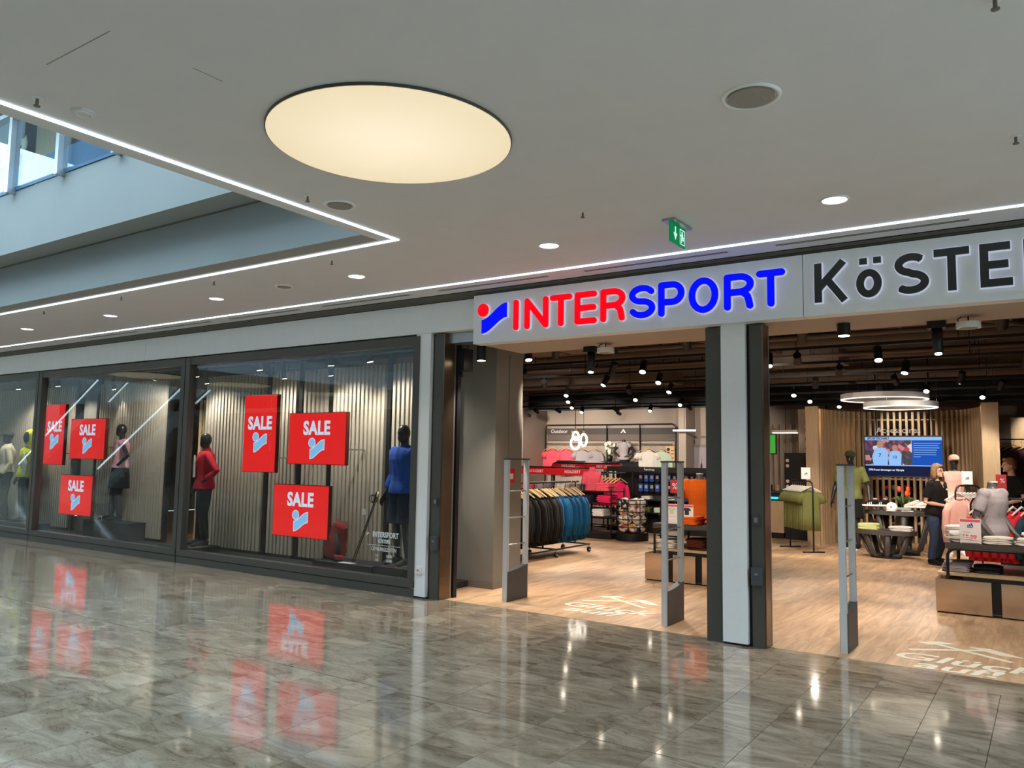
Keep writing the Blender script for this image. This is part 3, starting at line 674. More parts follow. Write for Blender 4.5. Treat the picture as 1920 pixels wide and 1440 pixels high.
class Fig:
    """one standing figure, local frame: facing -y, feet at z=0, nominal 1.78 m"""
    def __init__(s, fem=False, lean=(0,0), arms=None, legs=None, head=(0,0), bust=False):
        f = fem; s.fem = f; s.bust = bust
        s.sh = .165 if f else .19; s.hipx = .085
        lx, ly = lean
        s.off = lambda z: Vector((lx*max(0, z-.9)/.6, ly*max(0, z-.9)/.6, 0))
        s.tor = [(.84,.115,.09),(.90,.17 if f else .165,.115),(.97,.165 if f else .16,.115),(1.06,.128 if f else .142,.092),(1.13,.122 if f else .142,.09),(1.24,.145 if f else .158,.108),(1.33,.155 if f else .175,.118),(1.40,.158 if f else .182,.105),(1.45,.13 if f else .15,.082),(1.49,.07,.062)]
        A = arms or {}
        s.arm = {}
        for sd in (-1, 1):
            a = A.get(sd, {})
            shp = Vector((sd*s.sh, 0, 1.415))+s.off(1.41)
            el = Vector(a.get('el', (sd*(s.sh+.055), .03, 1.13))); wr = Vector(a.get('wr', (sd*(s.sh+.075), -.06, .885)))
            s.arm[sd] = (shp, el, wr, Vector(a.get('hd', wr-el)), Vector(a.get('pn', (-sd, 0, 0))), a.get('curl', .5), a.get('hand', True))
        s.leg = {}
        for sd in (-1, 1):
            l = (legs or {}).get(sd, {})
            s.leg[sd] = (Vector((sd*s.hipx, 0, .90)), Vector(l.get('kn', (sd*.095, -.02, .49))), Vector(l.get('an', (sd*.10, .025, .085))), Vector(l.get('to', (sd*.125, -.165, .03))))
        s.headc = Vector((head[0], -.02+head[1], 1.66))+s.off(1.66)
    def torso(s, mb, grow=0., z0=None, z1=None, flare=0.):
        rr = []
        for z, rx, ry in s.tor:
            if z0 is not None and z < z0-.001: continue
            if z1 is not None and z > z1+.001: continue
            o = s.off(z); n = 22; g = grow+flare*max(0, 1.2-z); p = 2.35
            rr.append([(o.x+(rx+g)*math.copysign(abs(math.cos(a))**(2/p), math.cos(a)), o.y+(ry+g)*math.copysign(abs(math.sin(a))**(2/p), math.sin(a)), z) for a in (2*math.pi*j/n for j in range(n))])
        mb.rings(rr)
    def body(s, mb, legs=True, neck_only=False, face=False):
        s.torso(mb)
        o = s.off(1.5); hc = s.headc
        mb.chain([Vector((0,.012,1.43))+o, Vector((0,.005,1.52))+o, hc+Vector((0,.02,-.06))], [.062 if not s.fem else .054,.054 if not s.fem else .047,.05 if not s.fem else .044], 12)
        if neck_only:
            return
        # head: egg with jaw
        mb.ell(hc+Vector((0,.008,.012)), .074, .092, .108); mb.ell(hc+Vector((0,-.028,-.05)), .054, .058, .066)
        if face:
            mb.chain([hc+Vector((0,-.078,.03)), hc+Vector((0,-.098,-.005)), hc+Vector((0,-.109,-.024)), hc+Vector((0,-.088,-.034))], [.010,.0125,.0155,.012], 8)
            for q in (-1, 1):
                mb.ell(hc+Vector((q*.072,.012,-.012)), .012, .022, .032, 8, 6)
                mb.ell(hc+Vector((q*.030,-.078,.012)), .014, .010, .008, 8, 6)
                mb.ell(hc+Vector((q*.030,-.080,.030)), .024, .010, .007, 8, 6)
            mb.ell(hc+Vector((0,-.083,-.062)), .026, .012, .008, 8, 6); mb.ell(hc+Vector((0,-.078,-.096)), .024, .020, .018, 8, 6)
        for sd, (sh, el, wr, hd, pn, cu, hon) in s.arm.items():
            f = .88 if s.fem else 1.
            mb.ell(sh, .062*f, .06*f, .062*f)
            mb.chain([sh, lerp(sh, el, .35), el, lerp(el, wr, .3), wr], [.053*f,.05*f,.041*f,.043*f,.027*f], 10)
            if hon: hand(mb, wr, hd, pn, sd, .95 if s.fem else 1.05, cu)
        if legs:
            for sd, (h, k, a, t) in s.leg.items():
                f = .96 if s.fem else 1.
                mb.chain([h, lerp(h, k, .4), k, lerp(k, a, .28), lerp(k, a, .6), a], [.092*f,.08*f,.055*f,.058*f,.047*f,.036*f], 12)
                mb.chain([a+Vector((0,.03,-.045)), a+Vector((0,0,-.03)), lerp(a, t, .6)+Vector((0,0,-.008)), t], [(.034,.036),(.038,.042),(.044,.03),(.034,.022)], 10)
    def top(s, mb, grow=.018, sleeve=0., hem=.9, collar=0., flare=0.03, slr=1.25):
        s.torso(mb, grow, z0=hem, flare=flare)
        for sd, (sh, el, wr, *_r) in s.arm.items():
            f = .88 if s.fem else 1.
            if sleeve <= 0:
                mb.ell(sh+Vector((-sd*.03,0,.0)), .06, .075, .068); continue
            mb.ell(sh+Vector((-sd*.01,0,.004)), .08*f, .084*f, .078*f)
            if sleeve <= 1:
                mb.chain([sh, lerp(sh, el, sleeve*.5), lerp(sh, el, sleeve)], [.066*f,.066*f*slr*.92,.06*f*slr], 12)
            else:
                e2 = lerp(el, wr, sleeve-1)
                mb.chain([sh, lerp(sh, el, .5), el, lerp(el, e2, .5), e2], [.07*f,.066*f,.058*f,.056*f,.048*f], 12)
        if collar:
            o = s.off(1.5); mb.chain([Vector((0,.01,1.45))+o, Vector((0,.0,1.45+collar))+o], [.078,.07], 14)
    def trousers(s, mb, hem=1., grow=.016, waist=1.0):
        s.torso(mb, .012, z1=waist)
        for sd, (h, k, a, t) in s.leg.items():
            if hem <= 1: mb.chain([h, lerp(h, k, hem*.5), lerp(h, k, hem)], [.098+grow,.092+grow*1.4,.082+grow*2.0], 14)
            else:
                e2 = lerp(k, a, hem-1); mb.chain([h, lerp(h, k, .4), k, lerp(k, e2, .5), e2], [.098+grow*.5,.086+grow,.062+grow,.058+grow,.05+grow], 14)
    def shoes(s, ms, mp, root, mat_):
        for sd, (h, k, a, t) in s.leg.items():
            d = Vector((t.x-a.x, t.y-a.y, 0)).normalized(); b = Vector((a.x, a.y, 0)); z0 = a.z-.085
            mb = MB(); mb.chain([b-d*.05+Vector((0,0,z0+.05)), b+Vector((0,0,z0+.06)), b+d*.09+Vector((0,0,z0+.048)), b+d*.175+Vector((0,0,z0+.036)), b+d*.215+Vector((0,0,z0+.03))], [(.036,.048),(.042,.056),(.046,.046),(.045,.034),(.028,.022)], 12)
            mb.xf(ms); sh = mb.build('shoe', mat_, root, True, world=False)
            sb = MB(); n = 16; pts = []
            pr = Vector((-d.y, d.x, 0))
            for i in range(n):
                an = 2*math.pi*i/n; pts.append(b+d*(.082+.145*math.cos(an))+pr*(.047*math.sin(an)))
            sb.rings([[ (p.x,p.y,z0+zz) for p in pts] for zz in (.0,.024)]); sb.xf(ms); sb.build('sole', mp, sh, world=False)
def place_fig(name, label, cat, loc, rz, sc, fig, bodymat, layers, vox=.011, legs=True, neck_only=False, face=False, shoes=None, group=None):
    t = thing(name, label, cat, loc, rz, group); S_ = Matrix.Scale(sc, 4)
    mb = MB(); fig.body(mb, legs, neck_only, face); mb.xf(S_)
    remesh(mb.build('body', bodymat, t, True, world=False), vox if not face else .0075, 3)
    for i, (nm, fn, m, wr) in enumerate(layers):
        q = MB(); fn(q); q.xf(S_); remesh(q.build(nm, m, t, True, world=False), .013, 2, wr, seed=i*3.1+loc[0])
    if shoes: fig.shoes(S_, shoes[1], t, shoes[0])
    return t
def skirt(q, z0, z1, r0, r1):
    q.rings([[(r*math.cos(a)*1.12, r*.86*math.sin(a), z) for a in (2*math.pi*j/24 for j in range(24))] for r, z in ((r1,z1),((r0+r1)/2+.01,(z0+z1)/2),(r0,z0))])

# ================================================================== SHOP WINDOW DISPLAY
dfl = tag(MB().box(-24, -6.04, 7.07, 8.02, -.0, .075).build('trim_9', 'c_char'), 'dark low display floor behind the shop windows', 'display floor', kind='structure')
tag(MB().box(-24, -5.9, 7.06, 7.75, 3.0, 3.02).build('trim_10', 'storewall'), 'beige ceiling strip above the window display', 'ceiling strip', kind='structure')
# slatted screens
slat_me = MB().box(-.0235, .0235, -.03, .03, 0, 2.72).mesh('slat'); slat_me.materials.append(M['slat'])
def screen(xa, xb, la, rails=True):
    t = thing('slatted_screen', la, 'screen', ((xa+xb)/2, 7.95, .1))
    n = int((xb-xa)/.078)
    for i in range(n): inst(slat_me, 'slat', t, (xa+.039+i*(xb-xa)/n-(xa+xb)/2, 0, .02+.0*i))
    for z in (.16, 1.45, 2.76): MB().box(xa, xb, 7.985, 8.01, z, z+.05).build('rail', 'black', t)
    MB().box(xa, xb, 7.93, 7.97, .075, .118).build('foot_rail', 'black', t)
screen(-9.82, -9.24, 'grey wood slatted screen between two black posts behind the tall sale board')
screen(-11.46, -9.98, 'grey wood slatted screen behind the red jacket mannequin')
screen(-9.1, -8.57, 'narrow grey wood slatted screen behind the wide sale board')
screen(-8.48, -7.46, 'grey wood slatted screen behind the red backpack')
screen(-7.34, -6.3, 'grey wood slatted screen behind the blue jacket mannequin')
screen(-14.72, -12.56, 'wide grey wood slatted screen behind the pink-topped mannequin')
screen(-16.95, -15.62, 'grey wood slatted screen left of the grey concrete pier')
screen(-19.3, -17.1, 'grey wood slatted screen at the left picture edge')
for i, x in enumerate((-7.4, -8.53, -9.17, -9.9, -12.5, -14.79, -15.55, -17.02)):
    tag(MB().box(x-.035, x+.035, 7.93, 8.0, .075, 2.98).build('screen_post', 'black'), 'slim black upright between the slatted window screens, %s from the white pillar' % ORD[i], 'post', 'black uprights of the window screens')
tag(MB().box(-15.5, -14.86, 8.05, 8.5, 0, 3.7).build('column_5', 'column'), 'grey concrete pier behind the window display', 'pillar', kind='structure')
t = thing('oak_board', 'slim upright pale wood board beside the red jacket mannequin', 'board', (-11.97, 8.2, 0)); MB().box(-12.02,-11.95,8.2,8.26,0,2.5).build('board','oak',t); MB().box(-11.94,-11.9,8.22,8.26,1.7,2.5).build('batten','oak',t)
# sale boards
def emblem(t, x, z, k, y):
    fx, fz = x-.125*k, z-.13*k
    for poly in (circ(fx+.026*k, fz+.205*k, .057*k, .055*k), wave(fx, fz, .255*k, .117*k, .125*k)):
        MB().prism(grow(poly, .011*k), y-.001, y).build('emblem_outline', 'sale_tx', t); MB().prism(poly, y-.002, y-.001).build('emblem', 'sale_lg', t)
def sale(xa, xb, za, zb, zt, zl, la):
    t = thing('sale_board', la, 'sale sign', ((xa+xb)/2, 7.48, za), group='red sale boards in the windows')
    MB().box(xa, xb, 7.45, 7.51, za, zb).build('frame', 'c_brown', t)
    MB().box(xa+.008, xb-.008, 7.446, 7.45, za+.008, zb-.008).build('face', 'sale_bg', t)
    text('SALE', .255, 'sale_tx', t, ((xa+xb)/2, 7.444, zt), bold=.010, sx=.92, spacing=1.08)
    emblem(t, (xa+xb)/2+.02, zl, 1.03, 7.445)
    for x in (xa+.12, xb-.12): MB().box(x-.012, x+.012, 7.51, 7.915, za+.2, za+.22).build('bracket', 'steel', t)
sale(-15.71,-15.0,1.33,2.45,2.03,1.76,'tall red SALE board in the window left of the grey pier')
sale(-14.77,-13.6,1.45,2.17,1.96,1.69,'wide red SALE board level with the pink-topped mannequin')
sale(-15.0,-13.91,.45,1.16,.96,.68,'wide red SALE board low beside the pink-topped mannequin')
sale(-9.82,-9.1,1.33,2.45,2.03,1.76,'tall red SALE board right of the red jacket mannequin')
sale(-8.83,-7.7,1.46,2.17,1.95,1.68,'wide red SALE board above the red backpack')
sale(-9.09,-7.98,.465,1.18,.97,.69,'wide red SALE board low beside the red backpack')
# display boxes
def dbox(xa, xb, ya, yb, za, zb, la):
    t = thing('display_box', la, 'plinth', ((xa+xb)/2, (ya+yb)/2, za)); MB().box(xa, xb, ya, yb, za, zb-.018).build('body', 'c_char', t); MB().box(xa-.004, xb+.004, ya-.004, yb+.004, zb-.018, zb).build('lid', 'c_char', t)
dbox(-14.35,-12.95,7.56,7.9,.075,.38,'dark display box under the pink-topped mannequin')
dbox(-11.6,-10.75,7.3,7.8,.075,.16,'low dark display box under the red jacket mannequin')
dbox(-8.2,-7.12,7.4,7.82,.075,.2,'low dark display box under the red backpack')
dbox(-7.08,-6.35,7.4,7.82,.075,.22,'low dark display box under the blue jacket mannequin')
dbox(-18.2,-16.1,7.4,7.85,.075,.18,'low dark display box under the cream and yellow mannequins')
# mannequins
hip_hand = lambda sd: {'el': (sd*.36, .10, 1.19), 'wr': (sd*.175, -.05, 1.03), 'hd': (-sd*.7, -.5, -.25), 'pn': (-sd*.2, .8, 0), 'curl': .3}
F = Fig(True, arms={1: hip_hand(1), -1: {'el': (-.235,.05,1.14), 'wr': (-.24,-.06,.9)}}, legs={-1: {'kn': (-.13,-.09,.50), 'an': (-.20,-.10,.085), 'to': (-.24,-.28,.03)}})
place_fig('mannequin','dark mannequin in a pink sleeveless top and black skirt with hand on hip','mannequin',(-13.5,7.7,.38),R(-28),.955,F,'manq',
  [('top', lambda q: F.top(q,.03,.12,.97,.05,.05), 'c_rose', .02), ('skirt', lambda q: skirt(q,.60,1.04,.215,.15), 'c_black', .006), ('leggings', lambda q: F.trousers(q,1.9,.002,.95), 'c_char', .003)], shoes=('c_black','c_char'))
F2 = Fig(True, arms={1: hip_hand(1), -1: {'el': (-.225,.05,1.14), 'wr': (-.235,-.08,.93)}}, legs={-1: {'an': (-.14,-.02,.085), 'to': (-.19,-.2,.03)}})
tm = place_fig('mannequin','dark mannequin in a bright red jacket and black trousers, hand on hip','mannequin',(-10.86,7.56,.16),R(-24),.98,F2,'manq',
  [('jacket', lambda q: F2.top(q,.032,1.8,.86,.09,.03), 'c_red', .014), ('trousers', lambda q: F2.trousers(q,1.95,.012), 'c_black', .006)], shoes=('c_char','c_stone'))
q = MB(); q.prism([(-.05,1.06),(.04,1.06),(.035,1.30),(.0,1.40),(-.045,1.36)], -.172, -.155); q.build('shirt_front','c_white',tm,world=False)
F3 = Fig(False, arms={-1: {'el': (-.25,.04,1.13), 'wr': (-.275,-.07,.89)}, 1: {'el': (.25,.05,1.13), 'wr': (.27,-.05,.89)}})
tm = place_fig('mannequin','dark male mannequin in a blue jacket and navy shorts at the window edge','mannequin',(-6.82,7.62,.22),R(-8),1.0,F3,'manq',
  [('jacket', lambda q: F3.top(q,.034,1.7,.90,.06,.03), 'c_royal', .014), ('shorts', lambda q: F3.trousers(q,.92,.02), 'c_navy', .008)], shoes=('c_char','c_stone'))
F4 = Fig(True, arms={1: {'el': (.235,.05,1.14), 'wr': (.2,-.1,.92)}})
tm = place_fig('mannequin','dark mannequin in a cream fleece and cap at the left picture edge','mannequin',(-17.38,7.55,.18),R(-20),1.0,F4,'manq',
  [('fleece', lambda q: F4.top(q,.034,1.9,.92,.08,.02), 'c_cream', .012), ('trousers', lambda q: F4.trousers(q,1.95,.01), 'c_char', .006)], shoes=('c_char','c_stone'))
q = MB(); hc = F4.headc; q.ell(hc+Vector((0,.012,.055)), .092, .108, .07); q.build('cap','c_char',tm,True,world=False)
MB().ell(hc+Vector((0,-.12,.04)), .075, .09, .008).build('brim','c_char',tm,True,world=False)
F5 = Fig(True)
tm = place_fig('mannequin','dark hooded mannequin in a neon yellow jacket beside the window mullion','mannequin',(-16.72,7.66,.18),R(10),.98,F5,'manq',
  [('jacket', lambda q: F5.top(q,.036,1.9,.90,.08,.04), 'c_yellow', .014), ('trousers', lambda q: F5.trousers(q,1.95,.012), 'c_black', .006)], shoes=('c_char','c_stone'))
q = MB(); hc = F5.headc; q.ell(hc+Vector((0,.03,.02)), .115, .115, .15); q.ell(hc+Vector((0,.03,-.12)), .11, .1, .08); o = q.build('hood','c_yellow',tm,True,world=False); remesh(o,.012,2,.01)
MB().ell(hc+Vector((0,-.055,.0)), .075, .05, .115).build('hood_lining','c_black',tm,True,world=False)
q = MB(); q.chain([(.10,-.155,.92),(.12,-.165,1.15),(.07,-.16,1.36)], [(.06,.02),(.075,.025),(.03,.02)], 12); remesh(q.build('front_panel','c_white',tm,True,world=False),.012,2,.006)
# hiking backpack and poles
t = thing('hiking_backpack','dark red hiking backpack standing on a low display box','backpack',(-7.92,7.62,.2))
q = MB(); q.chain([(-8.0,7.62,.23),(-8.0,7.61,.34),(-7.96,7.6,.48),(-7.93,7.6,.6),(-7.86,7.6,.68)], [(.15,.11),(.17,.13),(.155,.125),(.135,.11),(.08,.07)], 16); remesh(q.build('bag','c_bpack',t,True),.012,2,.018,(14,14,10))
q = MB(); q.chain([(-7.92,7.58,.66),(-7.80,7.56,.645),(-7.74,7.55,.6)], [.075,.062,.04], 12); remesh(q.build('lid','c_bpack',t,True),.012,2,.01)
q = MB(); q.chain([(-7.87,7.5,.56),(-7.79,7.47,.42),(-7.85,7.5,.27)], [(.02,.03)]*3, 8); q.build('shoulder_strap','c_char',t,True)
q = MB(); q.chain([(-7.9,7.52,.27),(-7.8,7.45,.26),(-7.72,7.5,.26)], [(.02,.03)]*3, 8); q.build('hip_belt','c_bpack',t,True)
for i, dx in enumerate((0, .035)):
    t = thing('walking_pole', ('black walking pole with price tag','black walking pole with cork grip')[i]+' leaning beside the red backpack', 'walking pole', (-7.66+dx, 7.6, .2))
    MB().chain([(-7.66+dx,7.6,.2),(-7.40+dx,7.72-.02*i,1.0)], [.006,.008]).build('shaft','black',t,True)
    MB().chain([(-7.405+dx,7.715,.98),(-7.37+dx,7.72,1.12)], [.014,.017]).build('grip',('black','hanger')[i],t,True)
    MB().torus((-7.43+dx,7.7,1.03), .05, .006, 'y', 18, 6).build('wrist_strap','black',t,True)
    if i == 0: MB().box(-7.53,-7.47,7.62,7.625,.82,.9).build('price_tag','paper',t)
t = thing('tag_card','small white price card on the display box by the backpack','card',(-7.62,7.48,.2)); MB().box(-7.75,-7.5,7.43,7.52,.2,.204).build('sheet','paper',t); MB().box(-7.86,-7.76,7.45,7.53,.2,.235).build('case','black',t)
t = thing('tag_card','small white swing tag leaning on the shoe of the pink-topped mannequin','card',(-13.82,7.58,.38)); MB().box(-13.86,-13.77,7.575,7.58,.385,.475,).build('sheet','paper',t)
# opening hours lettering on the pane
t = thing('window_lettering','white shop name and opening hours lettering on the glass before the blue jacket','lettering',(-6.57,7.018,.3))
MB().prism(circ(-6.835,.672,.008,.009), 7.016, 7.018).prism(wave(-6.842,.645,.035,.015,.02), 7.016, 7.018).build('emblem','vinyl',t)
text('INTERSPORT', .085, 'vinyl', t, (-6.54,7.017,.66), bold=.003, sx=.85)
text('KÖSTERS', .06, 'vinyl', t, (-6.56,7.017,.585), bold=.002, sx=.8)
text('ÖFFNUNGSZEITEN', .062, 'vinyl', t, (-6.56,7.017,.49), bold=.001, sx=.76)
for z in (.415, .365): text('10          UHR', .052, 'vinyl', t, (-6.56,7.017,z), bold=.001, sx=.9)
MB().box(-6.83,-6.3,7.016,7.018,.535,.54).build('line','vinyl',t)
# window spotlights
def spot_head(x, y, z, aim, la, group, on=True, track=3.0, power=1., r=.045, m='black', size=62, col=(1,.87,.74)):
    t = thing('track_spotlight', la, 'spotlight', (x, y, z), group=group)
    MB().box(-.012,.012,-.012,.012,.06,track-z-.031).build('stem', m, t, world=False)
    d = (Vector(aim)-Vector((x,y,z))).normalized(); rot = d.to_track_quat('Z','Y').to_matrix().to_4x4()
    b = MB().cyl((0,0), r, -.1, .075, 16).cyl((0,0), r*.5, -.115, -.1, 12); b.xf(rot); b.build('head', m, t, 'auto', world=False)
    b = MB().cyl((0,0), r*.86, .0751, .079, 16); b.xf(rot); b.build('lens', 'lens' if on else 'lens_off', t, world=False)
    if on:
        L = bpy.data.lights.new('beam','SPOT'); L.energy = SPOT_W*power; L.spot_size = R(size); L.spot_blend = .6; L.shadow_soft_size = .04; L.color = col
        o = bpy.data.objects.new('beam', L); COL.objects.link(o); o.parent = t; o.location = d*.1; o.rotation_euler = (-d).to_track_quat('Z','Y').to_euler()
    return t
for x, y, z, ax, la in ((-9.48,7.4,2.88,-9.4,'above the tall sale board'),(-7.99,7.4,2.87,-8.1,'above the wide sale board'),(-7.28,7.4,2.88,-7.0,'above the blue jacket mannequin'),(-15.27,7.4,2.86,-15.3,'above the tall sale board by the pier'),(-12.09,7.4,2.85,-13.2,'above the pink-topped mannequin'),(-11.0,7.4,2.85,-11.0,'above the red jacket mannequin'),(-16.8,7.4,2.86,-17,'above the yellow jacket mannequin')):
    spot_head(x, y, z, (ax, 7.75, .9), 'black window spotlight '+la, 'window spotlights', power=.42, size=130, col=(1,.92,.82))
for i, x in enumerate((-8.34,-9.32,-11.19,-13.92)):
    spot_head(x, 7.72, 2.78, (x, 8.4, 0), 'small black spotlight behind the window rail, %s from the white pillar' % ORD[i], 'rear window spotlights', power=.1, r=.035)
tag(MB().box(-19,-6.1,7.385,7.415,2.97,3.0).build('track_rail','black'),'black lighting rail above the window display','lighting rail')
# ================================================================== SHOP INTERIOR SHELL
tag(MB().box(-20, 6, 7.35, 22.6, 3.72, 3.9).build('ceiling', 'slab'), 'raw dark concrete ceiling of the shop', 'ceiling', kind='structure')
tag(MB().box(-20, -4.9, 22.0, 22.3, 0, 3.72).box(-4.9, 6, 22.3, 22.6, 0, 3.72).build('wall_rear', 'storewall'), 'beige rear wall of the shop', 'wall', kind='structure')
tag(MB().box(-20.2, -20, 7.0, 22.3, 0, 3.9).build('wall_shop_left', 'storewall'), 'side wall of the shop behind the windows', 'wall', kind='structure')
tag(MB().box(6, 6.2, 7.0, 22.6, 0, 3.9).build('wall_shop_right', 'storewall'), 'side wall of the shop beyond the second entrance', 'wall', kind='structure')
tag(MB().box(-20, -19.8, 0, 0, 0, 0).box(-20, 6, 20.9, 21.1, 3.06, 3.72).build('trim_11', 'black'), 'black bulkhead below the shop ceiling near the rear wall', 'bulkhead', kind='structure')
tag(MB().box(-14.3, -13.55, 20.6, 22.0, 0, 3.72).build('column_6', 'storewall'), 'beige pier at the rear left corner of the outdoor wall', 'pillar', kind='structure')
tag(MB().box(-8.72, -8.5, 21.3, 22.0, 0, 3.72).build('column_7', 'storewall'), 'beige pier right of the outdoor wall display', 'pillar', kind='structure')
# ducts, pipes, trays, light rails under the shop ceiling
def pipe(y, z, r, x0, x1, la, m='duct', nm='ceiling_pipe', cat='pipe'):
    t = thing(nm, la, cat, ((x0+x1)/2, y, z))
    MB().chain([(x0,y,z),(x1,y,z)], r, 14 if r > .1 else 10).build('run', m, t, True)
    x = x0+.6
    while x < x1:
        MB().chain([(x-.015,y,z),(x+.015,y,z)], r*1.08+.004, 12).build('coupling', m, t, True); MB().box(x-.006,x+.006,y-.006,y+.006,z+r,3.72).build('hanger_rod', 'black', t); x += 2.2
ords = ['first','second','third','fourth','fifth','sixth','seventh','eighth','ninth','tenth']
for i, (y, z, r) in enumerate(((8.55,3.33,.13),(9.35,3.45,.07),(10.4,3.38,.11),(11.1,3.3,.035),(12.2,3.4,.1),(13.0,3.28,.03),(14.1,3.38,.09),(15.6,3.3,.04),(17.2,3.35,.08))):
    pipe(y, z, r, -12.5, 5.8, 'beige-brown pipe run under the shop ceiling, %s row behind the entrance' % ords[i])
for i, (xa, xb, ya, yb, z) in enumerate(((-9.5,-4.9,9.0,9.9,3.1),(-4.4,-2.7,13.12,13.9,3.2),(-1.9,1.5,9.5,10.15,3.2),(-11,-6.2,14.35,15.4,3.15))):
    t = thing('air_duct', ('wide flat brown air duct over the left entrance','square brown air duct between the entrances','brown air duct over the second entrance','brown air duct near the rear of the shop')[i], 'air duct', ((xa+xb)/2,(ya+yb)/2,z))
    MB().box(xa,xb,ya,yb,z,z+.24).build('casing','duct',t)
    x = xa+.5
    while x < xb: MB().box(x-.015,x+.015,ya-.015,yb+.015,z-.015,z+.255).build('flange','duct',t); x += 1.1
for i, (a, b) in enumerate((((-2.9,8.0,3.4),(.4,11.6,3.25)),((-5.6,8.2,3.45),(-3.4,12.4,3.3)))):
    t = thing('cross_pipe', ('slanting beige pipe crossing above the second entrance','slanting beige pipe crossing above the left entrance')[i], 'pipe', a); MB().chain([a,b], .045, 10).build('run','duct',t,True)
    for k_ in (.15,.5,.85): p = lerp(a,b,k_); MB().box(p.x-.006,p.x+.006,p.y-.006,p.y+.006,p.z,3.72).build('hanger_rod','black',t)
for i, (x, y) in enumerate(((-4.7,8.8),(-3.3,9.6),(-1.2,8.9),(.3,11.0))):
    t = thing('cable_tray', ('perforated steel cable tray over the left door antenna','steel cable tray drop beside the centre pillar','steel cable tray over the second entrance','steel cable tray far over the second entrance')[i], 'cable tray', (x,y,3.2))
    MB().box(x-.15,x-.13,y,y+2.4,3.5,3.56).box(x+.13,x+.15,y,y+2.4,3.5,3.56).build('side_rails','duct',t)
    for k_ in range(12): MB().box(x-.13,x+.13,y+.1+k_*.2,y+.13+k_*.2,3.5,3.51).build('rung','duct',t)
    MB().box(x-.02,x+.02,y+.2,y+.24,3.56,3.72).build('hanger_rod','duct',t)
TY = [8.12, 10.05, 11.6, 13.3, 14.85, 16.6, 18.3, 19.9]
for i, y in enumerate(TY):
    t = thing('lighting_rail', 'black lighting rail under the shop ceiling, %s row from the entrance' % ords[i], 'lighting rail', (-3.5, y, 3.0))
    MB().box(-13, 5.8, y-.018, y+.018, 2.985, 3.02).build('rail', 'black', t)
    for k_ in range(7): MB().box(-12+k_*2.8-.005,-12+k_*2.8+.005,y-.005,y+.005,3.02,3.72).build('suspension','black',t)
# spotlights: near rails first
def shop_spot(x, iy, aim, on, la, power=1., z=2.87): spot_head(x, TY[iy]-.0, z, aim, la, 'shop spotlights', on, 3.016, power, .048)
shop_spot(-5.28,0,(-4.6,7.6,0),True,'lit black spotlight on the front rail beside the beige column')
shop_spot(-4.89,0,(-6.7,11,.9),True,'black spotlight second on the front rail from the beige column',1.5)
shop_spot(-4.13,0,(-4.1,10.5,1.0),True,'black spotlight on the front rail beside the gobo projector',1.0)
shop_spot(-3.23,0,(-3.6,10.4,.9),False,'unlit black spotlight on the front rail beside the centre pillar')
shop_spot(-2.01,0,(-3,12,.5),False,'unlit black spotlight on the front rail right of the centre pillar')
shop_spot(-.3,0,(-.6,10.6,1.0),True,'lit black spotlight on the front rail over the folded shirts table', 1.0)
SP = (
 (-6.6,1,(-8.9,15,1.2),True,1.4),(-7.2,2,(-8.6,15,1.2),True,1.0),(-6.4,3,(-7.2,16.4,1.0),True,1.0),(-11.6,6,(-11.8,21.9,1.7),True,.8),(-3.6,1,(-3.2,16,1.2),True,.8),  # this row: extra heads added as fill light for the rear goods
 (-4.63,1,(-4.3,8.3,0),True,1),(-5.1,1,(-6.5,11,.5),False,1),(-1.63,1,(-1.2,8.6,0),True,1),(-2.55,1,(-3.5,14.8,.8),False,1),(-2.9,1,(-2.6,8.9,0),True,.8),(-.1,1,(-.6,11,.9),True,.7),
 (-5.07,2,(-4.9,9.6,0),True,1),(-6.02,2,(-6.7,10.6,.9),True,1),(-1.55,2,(-1.9,10.4,0),True,1),(-2.38,2,(-3.3,15.2,1.0),True,.9),(-.2,2,(-.8,13.4,.9),True,.8),(-4.0,2,(-4.4,13.8,0),True,.8),
 (-7.74,3,(-7.4,11.8,.8),True,.9),(-1.92,3,(-1.6,16.2,1.2),True,.6),(-1.04,3,(-1.6,14.5,1.0),True,.9),(-5.6,3,(-5.9,11.5,.0),True,1),(-3.1,3,(-3.6,14.9,.8),True,.9),
 (-8.59,4,(-8.3,13.4,1.0),True,.8),(-7.0,4,(-6.6,12.4,.0),True,.9),(-1.67,4,(-1.8,12.4,.0),True,.9),(-3.84,4,(-3.5,12.8,.0),True,.9),(-2.4,4,(-2.3,15.9,.9),True,.8),(-.6,4,(-1.3,16.2,1.2),True,.7),
 (-6.74,5,(-6.6,14.2,.3),True,.8),(-.97,5,(-1.0,14.6,.8),True,.8),(-3.98,5,(-3.5,14.2,.5),True,.8),(-9.5,5,(-9.2,15,.8),True,.8),(-2.6,5,(-2.4,18.4,1.7),True,.45),
 (-10.18,6,(-9.9,16.4,.6),True,.6),(-8.23,6,(-8.0,16.6,.6),True,.7),(-3.77,6,(-3.6,16.2,.3),True,.5),(-12.4,6,(-12.6,21.9,1.9),True,1.4),(-10.9,6,(-11.0,21.9,1.9),True,1.4),(-13.6,6,(-13.7,21.0,1.8),True,1.),(-9.2,6,(-9.3,21.9,1.9),True,1.4),(-7.2,6,(-7.6,21.9,1.9),True,1.),
 (-.2,6,(.2,21,1.4),True,.6),(-12.9,7,(-13,21.9,2.5),False,1),(-9.9,7,(-10,21.9,2.5),False,1))
